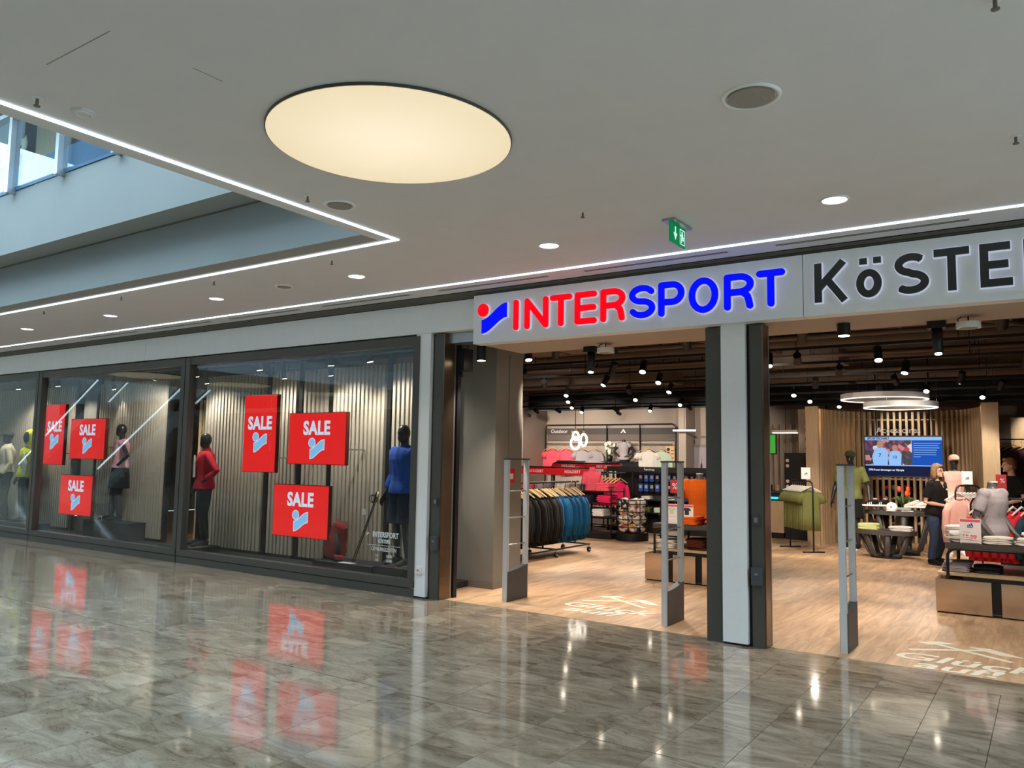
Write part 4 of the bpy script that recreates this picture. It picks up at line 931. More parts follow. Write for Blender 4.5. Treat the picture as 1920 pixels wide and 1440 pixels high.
for i, (x, iy, aim, on, pw) in enumerate(SP):
    k_ = sum(1 for q in SP if q[1] == iy and q[0] < x)
    spot_head(x, TY[iy], 2.87, aim, ('lit' if on else 'unlit')+' black spotlight, %s from the left on the %s shop ceiling rail' % (ORD[k_], ords[iy]), 'shop spotlights on the %s rail' % ords[iy]+('' if on else ', unlit'), on, 3.016, pw, .048)
for x, la in ((-5.45,'lit black spot cylinder under the sign end beside the beige column'),(-1.47,'lit black spot cylinder under the sign right of the centre pillar')):
    t = thing('soffit_spotlight', la, 'spotlight', (x, 7.38, 2.83)); z1 = 2.83 if x > -5 else 2.95
    MB().cyl((x,7.38), .055, 2.72, z1, 18).build('housing','blackp',t,'auto'); MB().cyl((x,7.38), .047, 2.716, 2.7195, 18).build('lens','lens',t)
    L = bpy.data.lights.new('beam','SPOT'); L.energy = SPOT_W*.6; L.spot_size = R(85); L.spot_blend = .7; L.shadow_soft_size = .04; L.color = (1,.87,.74)
    o = bpy.data.objects.new('beam', L); COL.objects.link(o); o.parent = t; o.location = (0,0,-.13)
# projectors for the floor greeting, round soffit loudspeakers
for x, sx_, n_ in ((-4.15,-3.89,'left'),(-.77,-.52,'second')):
    t = thing('gobo_projector', 'black projector tube hanging behind the sign over the %s entrance' % n_, 'projector', (x, 7.66, 2.83))
    MB().box(x-.07,x+.07,7.6,7.72,2.77,2.83).build('mount','blackp',t)
    MB().chain([(x,7.66,2.77),(x+.01,7.63,2.55)], [.045,.04], 14).build('tube','blackp',t,True)
    MB().chain([(x+.01,7.63,2.55),(x+.0105,7.6285,2.54)], [.028,.028], 14).build('lens','lens',t)
    t = thing('soffit_loudspeaker', 'round white loudspeaker hanging behind the sign over the %s entrance' % n_, 'loudspeaker', (sx_, 7.5, 2.83))
    MB().cyl((sx_,7.5), .092, 2.73, 2.78, 28).build('housing','white',t,'auto'); MB().cyl((sx_,7.5), .07, 2.726, 2.731, 28).build('grille','grille',t)
    MB().chain([(sx_,7.5,2.78),(sx_,7.5,2.83)], .006, 6).chain([(sx_-.06,7.5,2.77),(sx_-.08,7.5,2.81),(sx_-.05,7.5,2.83)], .005, 6).build('cable','blackp',t)
# projected greeting: its light is laid on the floor as pale flat shapes
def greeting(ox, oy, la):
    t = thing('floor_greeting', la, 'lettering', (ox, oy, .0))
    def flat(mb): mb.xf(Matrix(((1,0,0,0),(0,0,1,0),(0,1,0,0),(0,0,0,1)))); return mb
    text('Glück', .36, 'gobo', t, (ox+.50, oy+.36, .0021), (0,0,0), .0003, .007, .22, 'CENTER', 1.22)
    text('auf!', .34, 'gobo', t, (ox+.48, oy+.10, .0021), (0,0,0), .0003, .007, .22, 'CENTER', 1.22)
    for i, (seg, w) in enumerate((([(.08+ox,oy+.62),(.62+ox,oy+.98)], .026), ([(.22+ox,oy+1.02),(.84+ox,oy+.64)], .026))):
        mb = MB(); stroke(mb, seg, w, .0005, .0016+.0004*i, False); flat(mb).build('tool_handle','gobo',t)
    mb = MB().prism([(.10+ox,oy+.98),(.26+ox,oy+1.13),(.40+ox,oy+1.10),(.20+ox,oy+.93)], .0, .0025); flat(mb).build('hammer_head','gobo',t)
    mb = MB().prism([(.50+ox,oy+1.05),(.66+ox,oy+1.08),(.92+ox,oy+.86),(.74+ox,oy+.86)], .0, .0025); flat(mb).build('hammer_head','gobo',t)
M['gobo'] = mat('projected_light_decal', S(232,226,206), .5, var=.02)  # projector light put into a pale floor colour
greeting(-4.53, 7.42, 'painted projector light of crossed hammers and greeting lettering on the floor of the left entrance')
greeting(-1.16, 7.15, 'painted projector light of crossed hammers and greeting lettering on the floor of the second entrance')
# ================================================================== ANTENNAS
def antenna(x, y, la):
    t = thing('security_antenna', la, 'antenna', (x, y, 0), group='security antennas in the entrances'); w = .40
    for dy in (0, w): MB().box(-.027,.027,dy-.022,dy+.022,0,1.575).build('upright','antenna',t,world=False)
    MB().box(-.032,.032,-.03,w+.03,1.575,1.59).build('cap','grey_pl',t,world=False)
    b = MB(); n = 12; pro = [(0,0)]+[(w*i/n, .33+.05*(i/n)**1.5) for i in range(n+1)]+[(w,0)]
    b.rings([[(sx_*.034*(1),yy,zz) for yy,zz in pro] for sx_ in (-1,1)]); b.build('foot_cover','grey_pl',t,world=False)
    for z in (.62,.92,1.22): MB().chain([(0,0,z),(0,w,z+.0)], .007, 8).build('crossbar','steel',t,True,world=False)
antenna(-5.08, 7.41, 'grey security antenna before the beige column')
antenna(-3.15, 7.34, 'grey security antenna left of the centre pillar')
antenna(-1.5, 7.27, 'grey security antenna right of the centre pillar')
# ================================================================== CLOTHES ON HANGERS
def garment_mesh(name, m, w=.25, L=.68, th=.05, sl=.55, seed=0, hood=False, slout=.05, open_=False):
    r_ = random.Random(seed); mb = MB(); n = 26; rr = []
    zs = [(0.0,.07,.6),(.02,.085,.75),(.045,w*.62,.85),(.075,w*.9,.95),(.12,w,1.),(.2,w*.97,1.05),(.34,w*.93,1.1),(.5,w*.94,1.15),(.62,w*.98,1.2),(1.,w*1.02,1.25)]
    ph = [r_.random()*6.3 for _ in range(4)]
    for zf, hw, tf in zs:
        z = zf if zf <= .12 else .12+(zf-.12)/.88*(L-.12); ring = []
        for j in range(n):
            a = 2*math.pi*j/n; x = hw*math.copysign(abs(math.cos(a))**.75, math.cos(a)); y = th*tf*math.copysign(abs(math.sin(a))**.8, math.sin(a))
            k_ = min(1, z/.3); y += k_*.011*math.sin(x*26+ph[0]+z*3)+k_*.007*math.sin(x*47+ph[1]-z*4); ring.append((x, y, -z))
        rr.append(ring)
    mb.rings(rr)
    for s_ in (-1, 1):
        j = (r_.random()-.5)*.05
        if sl > .3: pts = [(s_*w*.8,0,-.085),(s_*(w*.98+slout*.4),j*.4,-.2),(s_*(w*.98+slout),j,-.2-sl*.45),(s_*(w*.96+slout),j-.03,-.1-sl)]; rad = [(.05,.05),(.062,.05),(.056,.048),(.046,.042)]
        else: pts = [(s_*w*.75,0,-.085),(s_*(w*.95+.02),0,-.13),(s_*(w+.06),0,-.1-sl)]; rad = [(.05,.045),(.075,.042),(.082,.042)]
        mb.chain(pts, rad, 10, sq=(1,0,0))
    if hood: mb.chain([(0,.03,-.02),(0,.05,.05),(0,.03,.09)], [(.10,.06),(.11,.06),(.06,.04)], 12, sq=(1,0,0))
    else: mb.chain([(0,0,-.02),(0,.0,.025)], [(.075,.045),(.07,.042)], 12, sq=(1,0,0))
    me = mb.mesh(name); me.materials.append(M[m]); me.polygons.foreach_set('use_smooth', [True]*len(me.polygons)); return me
hk = MB().chain([(-.21,0,-.125),(-.12,0,-.075),(0,0,-.012),(.12,0,-.075),(.21,0,-.125)], [(.012,.008),(.014,.012),(.016,.014),(.014,.012),(.012,.008)], 8, sq=(0,1,0)).mesh('hanger'); hk.materials.append(M['hanger'])
hkw = hk.copy(); hkw.materials.clear(); hkw.materials.append(M['c_white'])
hkd = hk.copy(); hkd.materials.clear(); hkd.materials.append(M['black'])
hook = MB().chain([(0,0,-.02),(0,0,.05),(.015,0,.075),(.012,0,.105),(-.012,0,.108),(-.022,0,.085)], .0035, 6).mesh('hook'); hook.materials.append(M['chrome'])
def hung(name, me, loc, rz, label, cat, group=None, hg=None, k=1.):
    """loc: where the hook meets the rail"""
    t = thing(name, label, cat, loc, rz, group); t.scale = (k,k,k)
    inst(me, 'garment', t, (0,0,-.20)); h_ = inst(hg or hk, 'hanger', t, (0,0,-.10)); inst(hook, 'hook', h_, (0,0,0)); return t
def bar_rack(label, p0, p1, z, mat_='black', wheels=True, w=.52, base=.13, tall=None):
    """long floor rack from p0 to p1 (x,y), hanging rail at z"""
    a = Vector((p0[0],p0[1],0)); b = Vector((p1[0],p1[1],0)); d = (b-a).normalized(); s_ = Vector((-d.y,d.x,0)); c = (a+b)/2
    t = thing('clothes_rack', label, 'clothes rack', c); L = (b-a).length
    def pt(u, v, zz): p = a+d*u+s_*v; return (p.x,p.y,zz)
    MB().chain([pt(-.05,0,z),pt(L+.05,0,z)], .016, 8).build('hanging_rail',mat_,t,True)
    for u in (.06, L/2, L-.06): MB().chain([pt(u,0,base),pt(u,0,z)], .015, 8).build('upright',mat_,t,True)
    for v in (-w/2, w/2): MB().chain([pt(0,v,base),pt(L,v,base)], .014, 8).build('base_rail',mat_,t,True)
    for u in (0, L/2, L): MB().chain([pt(u,-w/2,base),pt(u,w/2,base)], .014, 8).build('base_bar',mat_,t,True)
    if wheels:
        for u in (.03, L/2, L-.03):
            for v in (-w/2, w/2):
                q = pt(u,v,0); o = MB().chain([(q[0]-.018,q[1],.045),(q[0]+.018,q[1],.045)], .045, 14).build('castor','blackp',t,True); MB().chain([(q[0]-.02,q[1],.045),(q[0]+.02,q[1],.045)], .018, 8).chain([(q[0],q[1],.06),(q[0],q[1],base)], .008, 6).build('fork','chrome',o,True)
    return t
bar_rack('long black wheeled clothes rack with black and blue jackets', (-6.93,10.05), (-6.93,12.3), 1.2)
jb = [garment_mesh('black_jacket','c_black',.235,.78,.045,.60,i,False) for i in range(3)]
jl = [garment_mesh('blue_jacket','c_blue',.235,.78,.045,.58,10+i,False) for i in range(3)]
for i in range(29):
    y = 10.1+i*.0755; jit = random.uniform(-.05,.05); blk = i < 17
    la = 'black softshell jacket, %s from the front on the long wheeled rack' % ORD[i] if blk else 'blue softshell jacket, %s of the blue ones on the long wheeled rack' % ORD[i-17]
    if i == 0: la = 'frontmost black jacket on the long wheeled rack, with a white swing tag'
    if i == 28: la = 'rearmost blue jacket on the long wheeled rack'
    t = hung('softshell_jacket', (jb if blk else jl)[i%3], (-6.93+random.uniform(-.03,.03),y,1.2), R(0)+jit*3.5, la, 'jacket', ('black jackets' if blk else 'blue jackets')+' on the wheeled rack' if 0 < i < 28 else None)
    if i == 0: MB().box(.10,.155,-.085,-.08,-.86,-.78).build('swing_tag','paper',t,world=False)
# ================================================================== DISPLAY TABLES WITH CLADDING
def ring_tube(mb, xa, xb, za, zb, y, r=.016, c=.09):
    pts = []
    for cx, cz, a0 in ((xb-c,zb-c,90),(xb-c,za+c,0),(xa+c,za+c,-90),(xa+c,zb-c,-180)):
        pts += [(cx+c*math.cos(R(a0-90*i/5)), y, cz+c*math.sin(R(a0-90*i/5))) for i in range(6)]
    pts.append(pts[0]); mb.chain(pts, r, 8, sq=(0,1,0))
def table(label, xa, xb, ya, yb):
    t = thing('display_table', label, 'table', ((xa+xb)/2,(ya+yb)/2,0))
    MB().box(xa,xb,ya,yb,.69,.755).build('tabletop',M.setdefault('tabletop', mat('anthracite_top', S(70,66,64), .5)),t)
    MB().box(xa-.08,xb,ya+.02,yb,.40,.425).build('shelf','oak',t); MB().box(xa+.16,xb,ya+.01,yb-.02,.36,.399).build('shelf_edge','black',t)
    for y in (ya+.01, yb-.01): q = MB(); ring_tube(q, xa+.02, xb-.02, .02, .69, y); q.build('frame','black',t,True)
    n = 3; W = (xb-xa+.1)/n
    for i in range(n): MB().box(xa-.1+i*W, xa-.1+(i+1)*W-.09, ya-.03,yb-.06,.015,.36).build('cladding','mirror',t)
    MB().box(xa-.09,xb,ya,yb-.08,.0,.355).build('core','black',t)
    return t
table('display table with orange and dark folded shirts inside the left entrance', -4.45, -3.36, 9.97, 11.2)
table('display table with pale folded shirts inside the second entrance', -.99, .75, 9.93, 11.2)
def fold_mesh(name, m, w=.28, d=.36, h=.035, seed=0):
    r_ = random.Random(seed); mb = MB(); rr = []; n = 24; p = 5
    for k_, (zf, g_) in enumerate(((0,.94),(.25,1.),(.45,.985),(.55,.96),(.65,.99),(.9,1.),(1.,.95))):
        ring = []
        for j in range(n):
            a = 2*math.pi*j/n; x = w/2*g_*math.copysign(abs(math.cos(a))**(2/p), math.cos(a)); y = d/2*g_*math.copysign(abs(math.sin(a))**(2/p), math.sin(a))
            ring.append((x+.006*math.sin(y*30+seed+k_), y+.006*math.sin(x*35+seed*2+k_), h*zf+.004*math.sin(x*18+seed)*zf))
        rr.append(ring)
    mb.rings(rr); me = mb.mesh(name); me.materials.append(M[m]); me.polygons.foreach_set('use_smooth', [True]*len(me.polygons)); return me
FM = {}
def stack(x, y, z, m, n, la, rz=0, w=.28, d=.36, h=.034, grp=None):
    key = (m, w, d, h)
    if key not in FM: FM[key] = [fold_mesh('folded_garment', m, w, d, h, i) for i in range(2)]
    for i in range(n):
        o = bpy.data.objects.new('folded_shirt', FM[key][i%2]); COL.objects.link(o); o.location = (x+random.uniform(-.012,.012), y+random.uniform(-.012,.012), z+i*(h+.0015)); o.rotation_euler = (0,0,R(rz)+random.uniform(-.06,.06))
        pos = 'on its own' if n == 1 else ('topmost' if i == n-1 else ('bottom one' if i == 0 else ORD[n-1-i]+' from the top'))
        tag(o, la+', '+pos, 'shirt', grp or la)
T1, SH = .757, .427
stack(-3.98,10.15,T1,'c_orange',3,'orange folded shirt before the orange bust'); stack(-3.62,10.2,T1,'c_orange',4,'orange folded shirt at the table front by the pillar')
stack(-4.3,10.6,T1,'c_red',1,'red folded shirt at the left table corner'); stack(-3.56,10.7,T1,'c_char',2,'dark patterned folded shirt behind the orange pile')
stack(-4.32,10.22,SH,'c_ice',3,'pale patterned folded shirt on the left table shelf'); stack(-3.9,10.25,SH,'c_brown',4,'rust brown folded shirt on the left table shelf')
stack(-3.56,10.22,SH,'c_olivedk',3,'olive folded shirt on the left table shelf'); stack(-3.7,10.7,SH,'c_black',4,'black folded shirt at the back of the left table shelf')
stack(-.9,10.6,T1,'c_white',4,'white folded shirt at the back corner of the second table'); stack(-.82,10.14,T1,'c_white',3,'white folded shirt behind the price card')
stack(-.5,10.13,T1,'c_ice',2,'cream folded shirt right of the price card'); stack(-.2,10.15,T1,'c_ice',2,'cream folded shirt at the second table front'); stack(.1,10.2,T1,'c_white',3,'white folded shirt at the right table end')
stack(-.15,10.6,T1,'c_ice',3,'cream folded shirt beside the grey bust'); stack(.2,10.65,T1,'c_ice',3,'cream folded shirt at the back right of the second table')
stack(-.9,10.25,SH,'c_grey',3,'light grey folded shirt on the second table shelf'); stack(-.62,10.3,SH,'c_char',2,'charcoal folded shirt on the second table shelf')
stack(-.1,10.25,SH,'c_stone',5,'taupe folded shirt on the second table shelf',w=.34); stack(.25,10.3,SH,'c_stone',5,'taupe folded shirt at the right shelf end',w=.34)
# busts
BF = Fig(False, arms={-1: {'el': (-.27,.06,1.14), 'wr': (-.24,-.14,.93)}, 1: {'el': (.27,.06,1.14), 'wr': (.24,-.14,.93), 'curl': .3}})
def bust(name, label, x, y, z, rz, m, sc=.93):
    t = place_fig(name, label, 'mannequin', (x,y,z-.86*sc), rz, sc, BF, 'manqg', [('shirt', lambda q: BF.top(q,.022,.72,.90,0,.03,1.3), m, .006)], legs=False, neck_only=False)
    MB().cyl((0,-.008*sc),.053*sc,1.562*sc,1.578*sc,18).build('neck_cap','paper',t,'auto',world=False)
    return t
class Bust(Fig):
    def body(s, mb, legs=True, neck_only=False, face=False):
        s.torso(mb); mb.chain([(0,.012,1.43),(0,.0,1.54),(0,-.008,1.565)], [.062,.056,.056], 14)
        for sd, (sh, el, wr, hd, pn, cu, hon) in s.arm.items():
            mb.ell(sh,.062,.06,.062); mb.chain([sh,lerp(sh,el,.35),el,lerp(el,wr,.3),wr],[.056,.053,.043,.045,.028],10); hand(mb,wr,hd,pn,sd,1.05,cu)
BF = Bust(False, arms={-1: {'el': (-.27,.06,1.14), 'wr': (-.24,-.12,.93)}, 1: {'el': (.27,.06,1.14), 'wr': (.24,-.12,.93), 'curl': .3}})
bust('bust','grey mannequin bust in an orange shirt on the left table',-4.05,10.65,.757,R(25),'c_orange')
bust('bust','grey mannequin bust in a pale grey shirt on the second table',-.56,10.62,.757,R(62),'c_grey',.92)
for x, y, la in ((-4.07,10.6,'left'),(-.57,10.6,'second')):
    pass
# price cards
def logo3(t, x, y, z, k, m='blackp'):
    for i, h_ in enumerate((.45,.75,1.05)):
        xx = x+(i-1)*.34*k; MB().prism([(xx-.12*k,z-.3*k+.0),(xx+.16*k,z-.3*k),(xx-.02*k-.06*k,z-.3*k+h_*.62*k),(xx-.30*k,z-.3*k+h_*.42*k)] if False else [(xx+.02*k,z-.3*k),(xx+.24*k,z-.3*k),(xx+.24*k-.22*h_*k,z-.3*k+h_*.6*k),(xx+.02*k-.22*h_*k,z-.3*k+h_*.48*k)], y-.0012, y).build('emblem', m, t)
    MB().box(x-.42*k,x+.5*k,y-.0012,y,z-.5*k,z-.38*k).build('brand_line', m, t)
def pcard(label, xa, xb, y, za, zb, top=True, body=None):
    t = thing('price_card', label, 'price card', ((xa+xb)/2,y,za)); MB().box(xa,xb,y-.002,y+.002,za,zb).build('sheet','paper',t)
    if top: MB().box(xa+.005,xb-.005,y-.0032,y-.002,zb-.035,zb-.008).build('header','pinkcard',t)
    MB().box(xa+.02,xb-.02,y-.002,y+.05,za-.002,za+.004).build('foot','chrome',t)
    return t
t = pcard('price card reading 19,99 standing on the second table', -.845,-.645,9.96,.757,1.02); text('19,99', .062, 'pinkcard', t, (-.755,9.9565,.825), bold=.001); logo3(t,-.75,9.957,.955,.06,'c_royal')
MB().box(-.82,-.75,9.9565,9.958,.872,.877).build('print_line','c_grey',t); MB().box(-.745,-.66,9.9565,9.958,.787,.79).build('print_line','pinkcard',t)
for i, (xa, xb, m_) in enumerate(((-4.28,-4.1,'c_mint'),(-4.07,-3.89,'c_char'))):
    t = pcard(('price card with a pale green shirt picture on the left table','price card with a dark grey shirt picture on the left table')[i], xa, xb, 9.995, .757, 1.02)
    xc = (xa+xb)/2; MB().prism([(xc-.03,.885),(xc+.03,.885),(xc+.03,.945),(xc+.048,.935),(xc+.06,.955),(xc+.03,.978),(xc-.03,.978),(xc-.06,.955),(xc-.048,.935),(xc-.03,.945)], 9.9915, 9.993).build('shirt_picture',m_,t)
    MB().box(xc-.06,xc+.06,9.9915,9.993,.855,.859).build('print_line','c_grey',t)
    if i: text('19', .035, 'pinkcard', t, (xc-.03,9.9915,.82))
t = thing('percent_card','small red card with a percent sign on a slim stand on the left table','sign',(-4.27,10.3,.757)); MB().chain([(-4.27,10.3,.757),(-4.27,10.3,1.16)], .006, 6).cyl((-4.27,10.3),.05,.757,.765).build('stand','chrome',t); MB().box(-4.335,-4.205,10.295,10.3,1.15,1.33).build('sheet','redcard',t); text('%', .12, 'paper', t, (-4.27,10.293,1.24))
# ================================================================== OUTDOOR WALL AT THE BACK
YB = 21.9
t = thing('wall_display', 'black framed outdoor wall display with a lettered header band', 'wall display', (-11.3, YB, 0))
MB().box(-13.45,-9.06,YB-.02,YB+.06,2.36,2.55).build('header_band',M.setdefault('bandm', mat('grey_band', S(66,62,60), .6)),t)
MB().box(-13.45,-9.06,YB+.0,YB+.06,2.16,2.36).build('lower_band',M.setdefault('bandm2', mat('brown_band', S(104,92,84), .6)),t)
for a, b in ((-13.43,-11.32),(-11.24,-10.2),(-10.14,-9.1)):
    MB().box(a,b,YB+.05,YB+.08,1.2,2.16).build('back_panel','storewall',t)
    MB().chain([(a,YB-.1,2.06),(b,YB-.1,2.06)], .012, 8).build('hanging_rail','black',t,True)
q = MB(); q.chain([(-13.5,YB-.05,.1),(-13.5,YB-.05,2.55),(-13.42,YB-.05,2.66),(-9.12,YB-.05,2.66),(-9.02,YB-.05,2.55),(-9.02,YB-.05,.1)], .018, 8); q.build('outer_frame','black',t,True)
q = MB(); q.chain([(-9.02,YB-.1,2.52),(-8.92,YB-.1,2.5),(-8.86,YB-.1,2.4),(-8.86,YB-.1,.1)], .016, 8); q.build('side_frame','black',t,True)
for x in (-11.28,-10.17): MB().chain([(x,YB-.05,.1),(x,YB-.05,2.66)], .018, 8).build('upright','black',t,True)
MB().box(-11.25,-10.2,YB-.45,YB+.05,1.50,1.53).build('shelf','black',t)
MB().box(-13.45,-9.06,YB-.3,YB+.05,.1,.14).build('base_shelf','black',t)
text('Outdoor', .17, 'paper', t, (-13.0,YB-.022,2.455)); text('Damen', .10, 'paper', t, (-12.42,YB-.022,2.435), sx=.9)
MB().prism([(-10.83,2.40),(-10.73,2.53),(-10.64,2.40),(-10.70,2.40),(-10.735,2.46),(-10.78,2.40)], YB-.022, YB-.02).build('emblem','paper',t)
tee = lambda m, i=0: garment_mesh('tee_'+m, m, .24, .64, .04, .14, i)
lsl = lambda m, i=0: garment_mesh('jacket_'+m, m, .24, .66, .045, .55, i)
wt = {}
for x, m, kind, la in ((-13.3,'c_pink',0,'coral pink printed tee hanging at the start of the outdoor wall'),(-13.12,'c_pink',0,'coral pink tee second on the outdoor wall'),(-12.82,'c_pink',1,'coral pink jacket on the outdoor wall'),(-12.62,'c_pink',1,'coral pink jacket behind the first one on the outdoor wall'),
   (-12.2,'c_grey',0,'light grey tee beneath the glowing oval lamps'),(-12.05,'c_grey',0,'light grey tee behind the first grey tee'),(-11.68,'c_grey',1,'light grey jacket left of the white flowers'),
   (-9.95,'c_ice',0,'cream tee right of the grey torso on the outdoor wall'),(-9.8,'c_ice',0,'cream tee behind the front cream one'),(-9.45,'c_mint',1,'pale mint jacket at the end of the outdoor wall')):
    if (m,kind) not in wt: wt[(m,kind)] = (tee if kind == 0 else lsl)(m, len(wt))
    hung('wall_garment', wt[(m,kind)], (x,YB-.1-.1*(x in (-13.12,-12.62,-12.05,-9.8)),2.06), R(12), la, 'shirt' if kind == 0 else 'jacket')
t = thing('wall_chart','brown product chart board at the end of the outdoor wall','board',(-9.2,YB-.05,1.6)); MB().box(-9.34,-9.08,YB-.03,YB,1.55,2.0).build('board','hanger',t)
for dz in (.08,.24,.36): MB().cyl((0,0),.05,0,.004).xf(Matrix.Translation((-9.27,YB-.03,1.55+dz)) @ Matrix.Rotation(R(90),4,'X')).build('swatch','c_char',t)
for dz in (.1,.22,.32): MB().box(-9.19,-9.1,YB-.033,YB-.03,1.55+dz,1.57+dz).build('print_line','c_brown',t)
t = thing('potted_flowers','white flowers in a dark pot on the outdoor wall shelf','plant',(-11.1,YB-.2,1.53))
MB().rings([[(-11.1+r*math.cos(a),YB-.2+r*math.sin(a),z) for a in (2*math.pi*j/16 for j in range(16))] for r,z in ((.07,1.53),(.095,1.60),(.09,1.7),(.08,1.71))]).build('pot','blackp',t,True)
rf = random.Random(5)
for i in range(9):
    x = -11.1+rf.uniform(-.13,.13); z = 1.86+rf.uniform(-.07,.25); y = YB-.2+rf.uniform(-.08,.05)
    MB().chain([(-11.1,YB-.2,1.7),((x-11.1)/2,y,(z+1.75)/2),(x,y,z)], .005, 5).build('stem','leaf',t,True)
    q = MB()
    for k_ in range(6):
        a = k_*math.pi/3; q.ell((x+.035*math.cos(a),y-.01,z+.035*math.sin(a)), .032,.016,.032, 8, 6)
    remesh(q.build('bloom','flower',t,True),.008,1)
for i in range(7):
    a = i*.9; MB().chain([(-11.1,YB-.2,1.7),(-11.1+.12*math.cos(a),YB-.2+.08*math.sin(a),1.80),(-11.1+.19*math.cos(a),YB-.2+.1*math.sin(a),1.76)], [(.012,.004),(.03,.004),(.004,.002)], 8, sq=(0,1,0)).build('leaf','leaf',t,True)
TF = Bust(True, arms={1: hip_hand(1), -1: hip_hand(-1)})
place_fig('torso_mannequin','grey torso mannequin in a pale lilac top on the outdoor wall shelf','mannequin',(-10.6,YB-.26,1.53-.84*.9),R(10),.9,TF,'manq',[('shirt',lambda q: TF.top(q,.02,.3,.90,0,.02),'c_grey',.008)],legs=False)
# doorway corner right of it
t = thing('poster','pale poster with a grey spire beside the outdoor wall','poster',(-8.2,21.95,1.4)); MB().box(-8.62,-7.7,21.93,21.97,.9,1.98).build('sheet','c_grey',t); MB().box(-8.70,-7.62,21.96,21.99,.82,2.06).build('frame','column',t)
MB().prism([(x_-.22,z_) for x_,z_ in [(-8.14,1.05),(-7.98,1.05),(-8.0,1.25),(-8.03,1.3),(-8.04,1.5),(-8.06,1.52),(-8.065,1.75),(-8.075,1.52),(-8.09,1.5),(-8.10,1.3),(-8.13,1.25)]], 21.925, 21.93).build('spire_print','c_char',t)
t = thing('emergency_lamp','small white emergency lamp box above the pale poster','lamp',(-8.6,21.9,2.1)); MB().box(-8.66,-8.5,21.9,21.97,2.08,2.18).build('housing','paper',t); MB().box(-8.64,-8.52,21.892,21.9,2.1,2.16).build('lens','lens_off',t)
t = thing('bar_pendant','slim lit bar lamp hanging above the pale poster','lamp',(-8.45,21.0,2.42)); MB().box(-8.75,-8.1,20.97,21.03,2.41,2.45).build('bar','tube',t); MB().chain([(-8.42,21,2.45),(-8.42,21,3.06)], .004, 5).build('cord','black',t)
# glowing oval pendant lamps
for i, (x, y, zc, sx_, h_) in enumerate(((-8.51,15.0,1.93,.105,.125),(-8.52,15.04,2.09,.07,.085),(-8.30,15.0,2.0,.075,.125))):
    t = thing('oval_pendant', ('large glowing oval ring lamp, lower of the linked pair','small glowing ring lamp linked above the large oval','slim glowing oval ring lamp hanging alone beside the pair')[i], 'pendant lamp', (x,y,zc+h_), group='glowing oval pendant lamps')
    MB().torus((x,y,zc),1,.0,'y',2,3) if False else None
    q = MB(); pts = [(x+sx_*math.cos(R(a)), y, zc+h_*math.sin(R(a))) for a in range(0,361,12)]; q.chain(pts, .024, 10, sq=(0,1,0)); q.build('tube','tube',t,True)
    q = MB().box(x-.018,x+.018,y-.015,y+.015,zc+h_-.02,zc+h_+.07); q.build('clasp','hanger',t); MB().chain([(x,y,zc+h_+.07),(x,y,3.0)], .004, 5).build('cord','black',t)
# ================================================================== MID SHOP, LEFT ENTRANCE VIEW
def header_rack(label, xa, xb, y, zt, zb, words):
    t = thing('header_rack', label, 'shop rack', ((xa+xb)/2,y,0)); c = .1
    q = MB(); q.chain([(xa,y,0),(xa,y,zt-c),(xa+c*.3,y,zt-c*.3),(xa+c,y,zt),(xb-c,y,zt),(xb-c*.3,y,zt-c*.3),(xb,y,zt-c),(xb,y,0)], .018, 8); q.build('frame','black',t,True)
    MB().box(xa+.03,xb-.03,y-.03,y-.01,zb,zt-.02).build('header','red_pl',t); xm = (xa+xb)/2
    MB().chain([(xm,y,0),(xm,y,zt)], .015, 8).build('upright','black',t,True); n = len(words)
    for i, w_ in enumerate(words): text(w_, .085, 'paper', t, (xa+(i+.5)*(xb-xa)/n, y-.032, (zb+zt)/2-.01), sx=.9)
    for z in (.2,.55,.9): MB().box(xa,xb,y-.2,y+.2,z,z+.025).build('shelf','black',t)
    return t
header_rack('shop rack with a red header behind the wheeled jacket rack', -9.95,-8.09,15.0,1.40,1.24,['REDUZIERT','REDUZIERT'])
header_rack('shop rack with a red header further back', -10.3,-8.35,17.0,1.49,1.36,['REDUZIERT','REDUZIERT'])
stack(-9.6,14.9,.927,'c_pink',3,'pink folded shirt on the red header rack'); stack(-9.25,14.9,.927,'c_grey',4,'grey folded shirt on the red header rack'); stack(-8.75,14.9,.927,'c_ice',3,'pale folded shirt on the red header rack'); stack(-8.4,14.9,.927,'c_stone',4,'taupe folded shirt on the red header rack')
for i, (xa, xb, y) in enumerate(((-10.6,-9.6,17.6),(-9.3,-8.6,18.4))):
    t = thing('grey_display', ('grey rounded display bridge behind the red header rack','grey rounded display bridge near the outdoor wall')[i], 'display stand', ((xa+xb)/2,y,0))
    q = MB(); q.chain([(xa,y,0),(xa,y,1.4),(xa+.1,y,1.52),(xb-.1,y,1.52),(xb,y,1.4),(xb,y,0)], .03, 8); q.build('frame','grey_pl',t,True); MB().box(xa+.05,xb-.05,y-.15,y+.15,1.38,1.41).build('shelf','grey_pl',t)
    MB().box(xa+.02,xb-.02,y-.02,y+.02,1.42,1.5).build('header','grey_pl',t)
